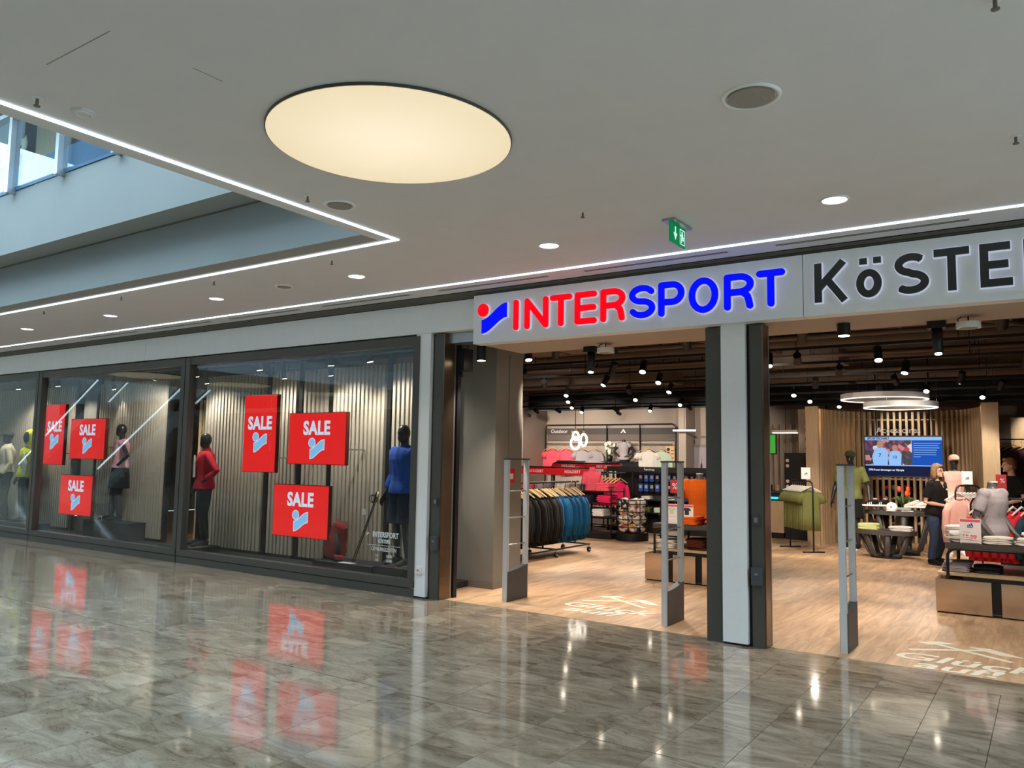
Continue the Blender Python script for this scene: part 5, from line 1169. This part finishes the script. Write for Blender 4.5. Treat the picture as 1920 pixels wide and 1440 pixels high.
# coral hoodie on a bust, coral piles
HF = Bust(True)
tm = place_fig('bust','bust in a coral pink hoodie beside the red header rack','mannequin',(-7.95,14.75,.62-.84*.9+.14),R(40),.9,HF,'manq',[('hoodie',lambda q: HF.top(q,.035,.8,.90,.13,.02),'c_pink',.015)],legs=False)
t = thing('black_gondola','black shop gondola with coral shirt piles','gondola',(-7.72,14.6,0)); MB().box(-8.2,-7.3,14.35,14.95,.0,.12).build('base','black',t)
for z in (.45,.72,.95): MB().box(-8.2,-7.3,14.35,14.95,z-.02,z).build('shelf','black',t)
for x in (-8.2,-7.32):
    for y in (14.35,14.93): MB().box(x,x+.02,y,y+.02,.1,1.0).build('upright','black',t)
stack(-7.55,14.55,.951,'c_pink',4,'coral folded shirt on top of the black gondola',h=.04,w=.34); stack(-7.5,14.55,.721,'c_hot',4,'magenta folded shirt in the black gondola',h=.036,w=.34); stack(-7.95,14.55,.721,'c_navy',4,'navy folded shirt in the black gondola',w=.34); stack(-7.6,14.5,.451,'c_white',4,'white folded shirt in the black gondola'); stack(-8.0,14.5,.451,'c_char',4,'charcoal folded shirt in the black gondola')
bar_rack('black rack of magenta jackets behind the coral hoodie', (-8.7,15.8), (-7.75,15.8), 1.3, wheels=False)
jm = [garment_mesh('magenta_jacket','c_hot',.2,.5,.045,.42,40+i) for i in range(2)]
for i in range(9): hung('magenta_jacket', jm[i%2], (-8.62+i*.1,15.8,1.3), R(70), 'magenta jacket, %s from the left on the rack behind the coral hoodie' % ORD[i], 'jacket', 'magenta jackets on the short rack')
# accessory wall unit with blister packs
t = thing('pegboard_unit','black shop unit with rows of blue hanging packs','shop unit',(-7.1,16.6,0))
MB().box(-8.4,-5.9,16.75,16.8,0,1.42).build('back','black',t); MB().box(-8.4,-5.9,16.3,16.8,0,.12).build('base','black',t); MB().box(-8.4,-5.9,16.28,16.3,1.33,1.44).build('header','black',t)
text('Fanshop', .075, 'paper', t, (-7.35,16.277,1.385))
MB().box(-8.4,-5.9,16.35,16.8,.70,.72).build('shelf','black',t); MB().box(-8.4,-5.9,16.35,16.8,.42,.44).build('shelf','black',t)
for x in (-8.4,-7.78,-5.93): MB().box(x,x+.03,16.3,16.33,0,1.42).build('upright','black',t)
pk = MB().box(-.05,.05,-.012,.012,-.17,0).mesh('pack'); pk.materials.append(M['c_royal']); pk2 = MB().box(-.05,.05,-.012,.012,-.17,0).mesh('pack'); pk2.materials.append(M['c_navy'])
win = MB().box(-.032,.032,-.0135,-.012,-.10,-.03).mesh('window'); win.materials.append(M['c_grey'])
for r_, z in enumerate((1.28,1.06)):
    for i in range(12):
        o = thing('hanging_pack',('blue' if (i+r_)%3 else 'dark navy')+' blister pack, %s from the left in the %s row of the black unit' % (ORD[i],('upper','lower')[r_]),'pack',(-7.68+i*.135,16.55,z),group='blister packs in the %s row' % ('upper','lower')[r_] + (' blue' if (i+r_)%3 else ' navy'))
        inst(pk if (i+r_)%3 else pk2,'card',o,(0,0,0)); inst(win,'blister',o,(0,0,0))
        MB().chain([(0,0,.0),(0,.2,.004)],.004,5).build('peg','chrome',o,world=False)
for i in range(6): stack(-7.5+i*.3,16.5,.722,('c_white','c_char','c_white','c_royal','c_navy','c_white')[i],2,('white','charcoal','ivory','blue','navy','bleached')[i]+' folded item on the black shop unit shelf',w=.22,d=.25)
for i in range(6): stack(-7.5+i*.3,16.5,.442,('c_green','c_mint','c_olivedk','c_stone','c_black','c_ice')[i],3,('olive green','mint','dark olive','taupe','black','cream')[i]+' folded item low in the black shop unit',w=.22,d=.25)
# ball cage
t = thing('ball_cage','round black wire cage full of footballs','ball cage',(-7.0,14.6,0)); bc = (-6.98,14.62); br = .31
MB().cyl(bc, br+.02, 0, .15, 32).build('drum','black',t,'auto')
for z in (.27,.42,.57,.72,.80): MB().torus((bc[0],bc[1],z), br, .009, n=32, m=6).build('hoop','black',t,True)
for i in range(8): a = i*math.pi/4+.2; MB().chain([(bc[0]+br*math.cos(a),bc[1]+br*math.sin(a),.15),(bc[0]+br*math.cos(a),bc[1]+br*math.sin(a),.8)], .009, 6).build('upright','black',t,True)
MB().box(bc[0]-.075,bc[0]+.075,bc[1]-br-.025,bc[1]-br-.015,.62,.76).build('plate','blackp',t); logo3(t, bc[0], bc[1]-br-.025, .70, .08, 'paper')
bme = MB().ell((0,0,0),.092,.092,.092,18,12).mesh('football'); bme.materials.append(M['ball']); bme.polygons.foreach_set('use_smooth',[True]*len(bme.polygons))
for L_ in range(4):
    for i in range(6 if L_ < 3 else 5):
        a = i*math.pi*2/(6 if L_ < 3 else 5)+L_*.5; o = bpy.data.objects.new('football', bme); COL.objects.link(o); o.location = (bc[0]+.195*math.cos(a),bc[1]+.195*math.sin(a),.243+L_*.165); o.rotation_euler = (a,L_,a*2)
        tag(o,'white patterned football in the %s layer of the wire cage' % ('bottom','second','third','top')[L_],'football','footballs in the wire cage, %s layer' % ('bottom','second','third','top')[L_])
t = thing('floor_stand','slim black shelf stand beside the ball cage','stand',(-6.3,14.9,0))
for x in (-6.5,-6.05): MB().box(x,x+.025,14.9,14.925,0,.82).build('upright','black',t)
for z in (.1,.3,.5,.78): MB().box(-6.5,-6.03,14.8,15.1,z,z+.02).build('shelf','black',t)
for i,z in enumerate((.121,.321,.521)): stack(-6.26,14.95,z,('c_ice','c_peach','c_stone')[i],2,('cream','salmon','taupe')[i]+' folded towel on the slim black stand',w=.4,d=.26)
# ================================================================== SECOND ENTRANCE VIEW
# wooden drum of slats
t = thing('slat_enclosure','curved pale wood slat enclosure around the accessories area','slat enclosure',(-2.35,17.2,0))
for xa, xb in ((-3.98,-3.74),(-.98,-.72)): MB().box(xa,xb,16.2,16.26,0,2.7).build('end_panel','oak',t)
sl = MB().box(-.022,.022,-.06,.06,0,2.66).mesh('slat'); sl.materials.append(M['oak']); N_ = 38
for i in range(N_):
    a = R(180-180*(i+.5)/N_); x = -2.36+1.42*math.cos(a); y = 16.3+1.75*math.sin(a)
    inst(sl,'slat',t,(x+2.35,y-17.2,0),math.atan2(1.75*math.sin(a),1.42*math.cos(a))+R(90))
for z in (.62,1.28,2.5):
    q = MB(); q.chain([(-2.36+1.43*math.cos(R(180-180*i/24)),16.3+1.77*math.sin(R(180-180*i/24)),z) for i in range(25)], [(.02,.03)]*25, 6, sq=(0,0,1)); q.build('ring_rail','oak',t)
text('Accessoires', .16, 'paper', t, (-2.38,16.62,2.23), bold=.001)
# screen
t = thing('tv_screen','large flat screen showing a sports news page before the wood slats','screen',(-2.33,16.8,1.35)); x0,x1_ = -3.02,-1.65
MB().box(x0,x1_,16.8,16.86,1.34,2.14).build('housing','blackp',t)
U = lambda u: x0+(u-757)*(x1_-x0)/568; V = lambda v: 2.13-(v-978)*.78/292
def sr(nm,u0,u1,v0,v1,m,d=.0,): return MB().box(U(u0),U(u1),16.796-d,16.80,V(v1),V(v0)).build(nm,m,t)
sr('page_header',765,1318,984,1008,'scr_pale'); sr('photo_area',765,1108,1008,1185,'crowd'); sr('text_panel',1108,1318,1008,1185,'scr_blue'); sr('rule',765,1318,1185,1192,'scr_pale'); sr('headline_bar',765,1318,1192,1264,'scr_navy')
text('SPORTSCHAU', .062, 'scr_num', t, (U(860),16.793,V(996)), bold=.002, shear=.15)
text('DFB-Frauen überzeugen vor Olympia', .05, 'scr_white', t, (U(918),16.793,V(1222)), bold=.001, sx=.82)
for i, wv in enumerate((190,175,182,165,158,160,50)): MB().box(U(1118),U(1118+wv),16.794,16.796,V(1030+i*16)-.004,V(1030+i*16)+.006).build('text_line','scr_pale',t)
for cx, k_, num in ((878,1.,'7'),(985,.82,'10')):
    b0 = 1185; P_ = lambda du,dv: (U(cx+du*k_), V(b0-dv*k_))
    MB().prism([P_(-52,0),P_(52,0),P_(58,95),P_(40,118),P_(16,126),P_(-16,126),P_(-40,116),P_(-62,60)], 16.793, 16.796).build('player_shirt','scr_pale',t)
    MB().prism([(U(cx+24*k_*math.cos(a)),V(b0-148*k_+28*k_*math.sin(a))) for a in (2*math.pi*j/16 for j in range(16))], 16.792, 16.795).build('player_head','scr_hair',t)
    text(num, .1*k_, 'scr_num', t, (U(cx-4),16.791,V(b0-66*k_)), bold=.001)
for x in (-2.8,-1.87): MB().chain([(x,16.85,2.1),(x,16.85,3.72)], .014, 8).build('suspension','black',t,True)
# ring pendants
for i, (cx, cy, r_, z) in enumerate(((-2.42,15.4,.72,2.74),(-2.16,15.4,.6,2.59))):
    t = thing('ring_pendant', ('larger upper ring pendant lamp above the screen','smaller lower ring pendant lamp above the screen')[i], 'pendant lamp', (cx,cy,z), group='ring pendant lamps')
    n = 56
    q = MB(); 
    rr = []
    for a in (2*math.pi*j/n for j in range(n)):
        c_,s_ = math.cos(a),math.sin(a); rr.append([(cx+q_*c_,cy+q_*s_,zz) for q_,zz in ((r_,z),(r_,z+.09),(r_-.045,z+.09),(r_-.045,z))])
    rr.append(rr[0]); q.rings(rr,False); q.build('ring','fascia',t)
    rr = []
    for a in (2*math.pi*j/n for j in range(n)):
        c_,s_ = math.cos(a),math.sin(a); rr.append([(cx+q_*c_,cy+q_*s_,zz) for q_,zz in ((r_-.004,z-.012),(r_-.004,z-.001),(r_-.041,z-.001),(r_-.041,z-.012))])
    rr.append(rr[0]); q = MB(); q.rings(rr,False); q.build('light_band','ringled',t)
    for k_ in range(3): a = k_*2.094+.3; MB().chain([(cx+(r_-.02)*math.cos(a),cy+(r_-.02)*math.sin(a),z+.09),(cx+(r_-.02)*math.cos(a),cy+(r_-.02)*math.sin(a),3.3)], .003, 5).build('wire','chrome',t)
# nested oval tables with splayed legs
def oval_table(label, cx, cy, rx, ry, h_, th=.07):
    t = thing('oval_table', label, 'table', (cx,cy,0)); n = 36
    MB().rings([[(cx+rx*math.cos(a),cy+ry*math.sin(a),z) for a in (2*math.pi*j/n for j in range(n))] for z in (h_-th,h_)]).build('tabletop','tabletop',t,'auto')
    for i in range(7):
        a = i*2*math.pi/7+.4; c_,s_ = math.cos(a),math.sin(a)
        MB().chain([(cx+rx*.86*c_,cy+ry*.86*s_,h_-th+.005),(cx+rx*.56*c_,cy+ry*.56*s_,.09),(cx+rx*.48*c_,cy+ry*.48*s_,.05),(cx,cy,.04)], [(.05,.03),(.042,.026),(.042,.03),(.042,.03)], 8, sq=(-s_,c_,0)).build('leg','tabletop',t,True)
    MB().rings([[(cx+rx*.5*math.cos(a),cy+ry*.5*math.sin(a),z) for a in (2*math.pi*j/n for j in range(n))] for z in (.0,.03)]).build('foot_plate','black',t)
oval_table('small dark oval table with lime and white folded shirts', -2.38,14.95,.49,.33,.47)
oval_table('taller dark oval table with trainers and a white cap', -2.25,15.72,.60,.36,.765)
stack(-2.62,14.88,.472,'c_lime',2,'lime green folded shirt on the small oval table',w=.34,d=.3,h=.05); stack(-2.13,14.9,.472,'c_white',2,'white folded shirt on the small oval table',w=.36,d=.3,h=.036)
stack(-2.12,15.55,.766,'c_white',1,'flat white shirt on the taller oval table',w=.2,d=.16,h=.012)
def trainer(x, y, z, rz, m, m2, label):
    t = thing('trainer', label, 'shoe', (x,y,z), R(rz))
    MB().chain([(-.12,0,.075),(-.07,0,.08),(.0,0,.065),(.08,0,.045),(.135,0,.032)], [(.03,.04),(.038,.052),(.04,.042),(.038,.028),(.022,.016)], 12, sq=(0,1,0)).build('upper',m,t,True,world=False)
    q = MB(); pts = [(-.005+.15*math.cos(a),.042*math.sin(a)*(1.1 if math.cos(a)>0 else .9)) for a in (2*math.pi*j/20 for j in range(20))]
    q.rings([[(px,py,zz) for px,py in pts] for zz in (.0,.03)]); q.build('sole','c_white',t,world=False)
    for s_ in (-1,1):
        for i in range(3): MB().box(-.01+i*.03,.004+i*.03,s_*.043-.002,s_*.043+.002,.03,.075-.008*i).build('stripe',m2,t,world=False)
    MB().torus((-.075,0,.128),.026,.008,'z',16,6).build('collar',m2,t,True,world=False)
    MB().box(-.1,.1,-.04,.04,-.0,.0).build('riser','black',t,world=False) if False else None
for x, y, rz, m, m2, la in ((-2.70,15.5,200,'c_black','c_white','black and white striped trainer at the table edge'),(-2.55,15.6,195,'c_black','c_white','second black and white trainer behind the first'),(-2.03,15.55,205,'c_peach','c_white','pink trainer on the taller oval table'),(-1.88,15.6,205,'c_white','c_peach','white trainer on the taller oval table')):
    t0_ = thing('shoe_riser','slim black riser under the '+la.split(' on ')[0].split(' at ')[0].split(' behind')[0],'stand',(x,y,.766)); MB().box(x-.1,x+.1,y-.04,y+.04,.766,.772).box(x-.02,x+.02,y-.03,y+.03,.772,.83).box(x-.1,x+.1,y-.04,y+.04,.83,.836).build('stand','black',t0_)
    trainer(x,y,.837,rz,m,m2,la)
t = thing('baseball_cap','white cap on the taller oval table','cap',(-2.36,15.5,.766)); 
q = MB(); q.rings([[(-2.36+r_*math.cos(a),15.52+r_*math.sin(a),.766+z) for a in (2*math.pi*j/20 for j in range(20))] for r_,z in ((.095,.0),(.098,.05),(.088,.1),(.06,.135),(.02,.15))]); q.build('crown','c_white',t,True)
MB().rings([[(-2.36+.08*math.cos(a),15.42+.085*math.sin(a),.768+zz) for a in (2*math.pi*j/20 for j in range(20))] for zz in (.0,.012)]).build('peak','c_white',t)
MB().torus((-2.36,15.52,.916),.006,.005,n=10,m=6).build('button','c_white',t,True)
logo3(t,-2.36,15.425,.845,.04,'c_char')
t = thing('potted_plant','orange flowering plant behind the taller oval table','plant',(-2.28,16.25,0)); MB().rings([[(-2.28+r_*math.cos(a),16.25+r_*math.sin(a),z) for a in (2*math.pi*j/16 for j in range(16))] for r_,z in ((.12,0),(.15,.5),(.16,.8),(.14,.8))]).build('pot','column',t,True)
for i in range(14): a = i*.77; MB().chain([(-2.28,16.25,.8),(-2.28+.1*math.cos(a),16.25+.1*math.sin(a),.98),(-2.28+.2*math.cos(a),16.25+.2*math.sin(a),.95)], [(.012,.004),(.03,.005),(.004,.002)], 8, sq=(0,0,1)).build('leaf','leaf',t,True)
for i in range(4): MB().ell((-2.28+rf.uniform(-.1,.1),16.2+rf.uniform(-.05,.05),1.08+rf.uniform(-.06,.1)),.035,.03,.06,8,6).build('bloom','flower_r',t,True)
# green tee rack, card above
def frame_rack(label, a, b, zr, curve=True, w=.4):
    a = Vector((*a,0)); b = Vector((*b,0)); d = (b-a).normalized(); s_ = Vector((-d.y,d.x,0)); t = thing('clothes_rack',label,'clothes rack',(a+b)/2)
    q = MB(); q.chain([a+Vector((0,0,.02)),a+Vector((0,0,zr-.1)),a+d*.03+Vector((0,0,zr-.03)),a+d*.1+Vector((0,0,zr)),b-d*.1+Vector((0,0,zr)),b-d*.03+Vector((0,0,zr-.03)),b+Vector((0,0,zr-.1)),b+Vector((0,0,.02))], .014, 8); q.build('frame','black',t,True)
    for p in (a,b): MB().chain([p-s_*w/2+Vector((0,0,.015)),p+s_*w/2+Vector((0,0,.015))], .014, 8).build('foot','black',t,True)
    return t
frame_rack('black frame rack full of olive green tees', (-3.53,14.8), (-4.12,15.5), 1.26)
gt = [garment_mesh('green_tee','c_green',.185,.84,.045,.16,60+i) for i in range(3)]
for i in range(10):
    f_ = .08+.78*i/9; hung('olive_tee', gt[i%3], (-3.53-.59*f_,14.8+.7*f_,1.26), R(8)+random.uniform(-.1,.1), ('frontmost olive green tee with a black sleeve stripe on the frame rack' if i == 0 else 'olive green tee, %s from the front on the black frame rack' % ORD[i]), 'tee', None if i == 0 else 'olive tees on the frame rack', hkw, .84)
def stand_card(label, x, y, z, w, h_, zb):
    t = thing('card_stand',label,'sign',(x,y,zb)); MB().box(x-w/2,x+w/2,y-.004,y+.004,z-h_/2,z+h_/2).build('sheet','paper',t); logo3(t,x,y-.004,z,w*.36,'blackp'); MB().chain([(x,y+.006,zb),(x,y+.006,z)],.006,6).build('stem','chrome',t)
stand_card('white brand card on the olive tee rack',-3.69,14.98,1.4,.16,.21,1.275); stand_card('white brand card above the peach jackets rack',-1.08,14.2,1.4,.15,.2,1.3)
# mannequins by the enclosure
GF = Fig(False, arms={-1: {'el': (-.29,.03,1.14), 'wr': (-.33,-.04,.89)}, 1: {'el': (.29,.03,1.14), 'wr': (.33,-.04,.89)}})
def cap_on(tm, fig, m, sc):
    hc = fig.headc*sc; q = MB(); q.ell(hc+Vector((0,.01,.05)),.09*sc,.105*sc,.075*sc); q.build('cap',m,tm,True,world=False); MB().ell(hc+Vector((0,-.125*sc,.035)),.07*sc,.075*sc,.008).build('cap_peak',m,tm,True,world=False)
tm = place_fig('mannequin','dark mannequin in a light green tee, black shorts and olive cap','mannequin',(-3.13,16.05,0),R(-8),1.03,GF,'manq',[('tee',lambda q: GF.top(q,.024,.74,.90,0,.03,1.2),'c_green',.01),('shorts',lambda q: GF.trousers(q,.85,.02),'c_black',.008)],shoes=('c_black','c_white'))
cap_on(tm,GF,'c_olivedk',1.03); logo3(tm,0,0,0,0.0001) if False else None
PF = Fig(True)
tm = place_fig('mannequin','dark mannequin in a peach tank top and peach cap right of the screen','mannequin',(-1.42,16.1,0),R(15),1.0,PF,'manq',[('tank_top',lambda q: PF.top(q,.012,0,.90,0,.09),'c_peach',.008),('shorts',lambda q: PF.trousers(q,.5,.03),'c_white',.008)],shoes=('c_white','c_white'))
cap_on(tm,PF,'c_peach',1.0)
# peach and red racks
frame_rack('black frame rack with peach jackets behind the folded shirts table', (-.92,14.35), (-1.22,13.9), 1.28)
pj = [garment_mesh('peach_jacket','c_peach',.17,.66,.05,.55,80+i) for i in range(2)]
for i in range(7): f_ = .1+.8*i/6; hung('peach_jacket', pj[i%2], (-.92-.3*f_,14.35-.45*f_,1.28), R(35), 'peach jacket, %s from the right on the black frame rack' % ORD[i], 'jacket', 'peach jackets on the frame rack', hkw)
frame_rack('black frame rack with red and teal jackets behind the grey bust', (.25,12.9), (-.95,12.9), 1.15)
rj = [garment_mesh('red_jacket','c_red',.22,.66,.05,.5,90),garment_mesh('teal_jacket','c_teal',.22,.66,.05,.5,91)]
for i in range(11): r_ = i < 6; hung('training_jacket', rj[0 if r_ else 1], (-.85+i*.1,12.9,1.15), R(58), ('red' if r_ else 'dark teal')+' training jacket, %s from the left on the rack behind the grey bust' % ORD[i], 'jacket', ('red' if r_ else 'teal')+' jackets behind the grey bust', hkw)
# wall with wine-coloured jackets at the right
tag(MB().box(-.66,3.0,19.6,19.75,0,2.6).build('wall_partition','oak'),'pale wood partition behind the man in black','partition',kind='structure')
t = thing('wall_rail','black wall rail with wine-coloured jackets','clothes rail',(-.4,19.35,2.1)); MB().chain([(-1.1,19.35,2.14),(1.5,19.35,2.14)],.014,8).build('rail','black',t,True)
for x in (-1.1,.2,1.5): MB().chain([(x,19.35,2.14),(x,19.35,0)],.012,6).build('post','black',t)
wj = garment_mesh('wine_jacket','c_wine',.22,.62,.05,.5,95)
for i in range(9): hung('wine_jacket', wj, (-1.0+i*.13,19.35,2.14), R(25), 'wine-coloured jacket, %s from the left on the rail by the partition' % ORD[i], 'jacket', 'wine jackets by the partition')
t = thing('percent_card','dark red percent card beside the man in black','sign',(-.62,13.4,1.1)); MB().box(-.66,-.53,13.4,13.405,1.26,1.47).build('sheet','redcard',t); text('%',.09,'paper',t,(-.58,13.396,1.38)); MB().chain([(-.6,13.41,0),(-.6,13.41,1.26)],.008,6).build('stem','black',t)
# counter corner left in the second entrance
t = thing('cash_desk','cash desk with a cyan light line at the edge of the second entrance','counter',(-5.6,17.6,0)); MB().box(-6.8,-4.68,17.1,17.8,0,.12).build('plinth','black',t); MB().box(-6.8,-4.66,17.05,17.85,.12,.78).build('front','oak',t); MB().box(-6.8,-4.68,17.08,17.85,.78,.95).build('band','blackp',t); MB().box(-6.8,-4.67,17.04,17.07,.82,.86).build('light_line','cyanled',t); MB().box(-6.85,-4.62,17.0,17.9,.95,.99).build('worktop','tabletop',t)
for i in range(6):
    x = -5.6+i*.15; tag(MB().rings([[(x+.05*math.cos(a),17.3+.04*math.sin(a),.992+zz) for a in (2*math.pi*j/8 for j in range(8))] for zz in (0,.06,.12)]).build('small_box','hanger' if i%2 else 'c_brown'),('amber' if i%2 else 'brown')+' small item, %s from the left on the cash desk' % ORD[i],'box','small items on the cash desk '+('amber' if i%2 else 'brown'))
t = thing('badge_display','tall black panel with white round badges beside the cash desk','panel',(-4.38,17.05,0)); MB().box(-4.62,-4.12,17.02,17.08,0,1.79).build('sheet','black',t)
for z in (1.09,1.2,1.52,1.63): MB().cyl((0,0),.035,0,.004).xf(Matrix.Translation((-4.56,17.02,z)) @ Matrix.Rotation(R(90),4,'X')).build('badge','paper',t)
t = thing('service_screen','small screen with a green picture beside the cash desk','screen',(-5.0,17.3,1.78)); MB().box(-5.5,-4.86,17.3,17.34,1.76,2.2).build('housing','blackp',t); MB().box(-5.48,-4.88,17.296,17.3,1.78,2.18).build('picture','scr_green',t); MB().chain([(-5.2,17.34,2.2),(-5.2,17.34,3.72)],.012,6).build('suspension','black',t)
t = thing('bar_pendant','slim lit bar lamp above the cash desk','lamp',(-4.63,17.2,2.22)); MB().box(-4.9,-4.38,17.1,17.25,2.22,2.27).build('bar','fascia',t); MB().box(-4.89,-4.39,17.11,17.24,2.205,2.219).build('lens','tube',t); MB().chain([(-4.63,17.18,2.27),(-4.63,17.18,3.0)],.004,5).build('cord','black',t)
t = thing('lettered_pier','beige panel with black upright lettering beside the slat enclosure','panel',(-4.2,17.4,0)); MB().box(-4.42,-4.06,17.4,17.46,0,2.72).build('sheet','storewall',t); text('AGGE',.26,'blackp',t,(-4.18,17.397,2.15),rot=(90,-90,0),bold=.004)
t = thing('slat_divider','pale slatted divider behind the cash desk','screen',(-5.5,18.6,0))
for i in range(16): MB().box(-6.6+i*.14,-6.56+i*.14,18.6,18.66,0,2.45).build('slat','oak',t)
MB().box(-6.6,-4.4,18.66,18.7,2.3,2.36).build('rail','oak',t)
# shoe wall behind the slats
t = thing('shoe_wall','dark shelved shoe wall behind the slat enclosure','shelf unit',(-2.3,19.4,0)); MB().box(-4.3,-.8,19.5,19.55,0,2.0).build('back','black',t)
for z in (.25,.5,.75,1.0,1.25,1.5): MB().box(-4.3,-.8,19.2,19.5,z-.02,z).build('shelf','black',t)
smm = {}
for ci, m in enumerate(('c_white','c_black','c_peach','c_orange','c_grey','c_red')):
    b_ = MB().chain([(-.12,0,.06),(-.06,0,.07),(.03,0,.05),(.13,0,.03)], [(.035,.055),(.04,.06),(.04,.042),(.022,.02)], 10, sq=(0,1,0)).mesh('display_shoe'); b_.materials.append(M[m]); smm[m] = b_
for r_, z in enumerate((.25,.5,.75,1.0,1.25)):
    for i in range(15):
        m = random.choice(list(smm)); o = bpy.data.objects.new('display_shoe', smm[m]); COL.objects.link(o); o.location = (-4.12+i*.22,19.32,z+.001+.009); o.rotation_euler = (0,0,R(random.choice((25,-25,200))))
        tag(o,'%s shoe, %s from the left on shelf %s of the dark shoe wall' % ({'c_white':'white','c_black':'black','c_peach':'peach','c_orange':'orange','c_grey':'grey','c_red':'red'}[m],ORD[i],('one','two','three','four','five')[r_]),'shoe','shoes on the dark shoe wall')
# ================================================================== PEOPLE
def hair_bob(mb, hc, k):
    mb.ell(hc+Vector((0,.022,.035))*k,.092*k,.102*k,.105*k); mb.ell(hc+Vector((0,.05,-.07))*k,.10*k,.075*k,.125*k)
    for q in (-1,1): mb.ell(hc+Vector((q*.072,.02,-.045))*k,.036*k,.06*k,.125*k)
    mb.ell(hc+Vector((0,-.055,.085))*k,.062*k,.04*k,.03*k)
WF = Fig(True, lean=(0,-.03), arms={1: {'el': (.235,.02,1.10), 'wr': (.09,-.25,1.06), 'hd': (-.8,-.5,.0), 'pn': (0,.6,-.5), 'curl': .9}, -1: {'el': (-.235,.03,1.10), 'wr': (-.07,-.26,1.05), 'hd': (.6,-.7,.0), 'pn': (.2,.6,-.4), 'curl': .9}}, legs={-1: {'kn': (-.10,-.03,.49), 'an': (-.12,.03,.085), 'to': (-.15,-.15,.03)}, 1: {'kn': (.10,-.06,.5), 'an': (.11,.1,.1), 'to': (.14,-.07,.03)}})
wp = place_fig('person','person in a black v-neck tee and dark jeans with shoulder-length hair and glasses','person',(-1.56,14.55,0),R(58),.90,WF,'skin',
  [('shirt',lambda q: WF.top(q,.03,.74,.82,0,.05,1.35),'c_black',.008),('jeans',lambda q: WF.trousers(q,1.97,.016),'c_jean',.006)],face=True,shoes=('c_black','c_char'))
hc = WF.headc; q = MB(); hair_bob(q, hc*.9, .9); remesh(q.build('hair','hair_b',wp,True,world=False),.009,2,.012,(40,40,14))
for s_ in (-1,1):
    MB().torus(tuple((hc+Vector((s_*.032,-.100,.010)))*.9),.021,.003,'y',18,6).build('glasses_rim','black',wp,True,world=False)
    MB().chain([(hc+Vector((s_*.055,-.098,.012)))*.9,(hc+Vector((s_*.082,-.03,.012)))*.9,(hc+Vector((s_*.082,.02,.008)))*.9],.003,5).build('glasses_arm','black',wp,True,world=False)
    MB().ell((hc+Vector((s_*.030,-.0855,.012)))*.9,.0075,.004,.006,8,6).build('eye','blackp',wp,True,world=False)
MB().add([(-.036,-.121,1.322),(.036,-.121,1.322),(0,-.154,1.222),(-.03,-.09,1.325),(.03,-.09,1.325),(0,-.12,1.24)], [(0,2,1),(3,4,5),(0,1,4,3),(1,2,5,4),(2,0,3,5)]).build('neckline','skin',wp,world=False)
MB().box(.055,.085,-.155,-.150,1.19,1.215).build('badge','paper',wp,world=False)
t = thing('swing_tag','white swing tag held by the person in the black v-neck','tag',(-1.28,14.42,.72)); MB().box(-1.33,-1.22,14.40,14.404,.66,.88).build('sheet','c_grey',t); MB().chain([(-1.275,14.402,.88),(-1.29,14.41,.95)],.002,5).build('string','black',t)
MF = Fig(False, lean=(0,-.04), arms={1: {'el': (.27,.02,1.13), 'wr': (.16,-.24,1.02)}, -1: {'el': (-.27,.02,1.13), 'wr': (-.16,-.24,1.02)}})
mp_ = place_fig('person','person in a black polo shirt with short reddish hair at the right picture edge','person',(-.50,15.2,0),R(-62),.965,MF,'skin',
  [('polo_shirt',lambda q: MF.top(q,.03,.8,.84,.03,.04,1.35),'c_black',.008),('trousers',lambda q: MF.trousers(q,1.97,.016),'c_navy',.006)],face=True,shoes=('c_black','c_char'))
hc = MF.headc; k_ = .965; q = MB(); q.ell((hc+Vector((0,.022,.04)))*k_,.086*k_,.1*k_,.092*k_); q.ell((hc+Vector((0,.06,-.01)))*k_,.075*k_,.055*k_,.085*k_); q.ell((hc+Vector((0,-.05,.095)))*k_,.062*k_,.045*k_,.03*k_)
remesh(q.build('hair','hair_r',mp_,True,world=False),.009,2,.008,(40,40,20))
for s_ in (-1,1): MB().ell((hc+Vector((s_*.030,-.0855,.012)))*k_,.0075,.004,.006,8,6).build('eye','blackp',mp_,True,world=False)
MB().box(-.10,-.06,-.165,-.158,1.24,1.27).build('badge','paper',mp_,world=False)
bake_all()
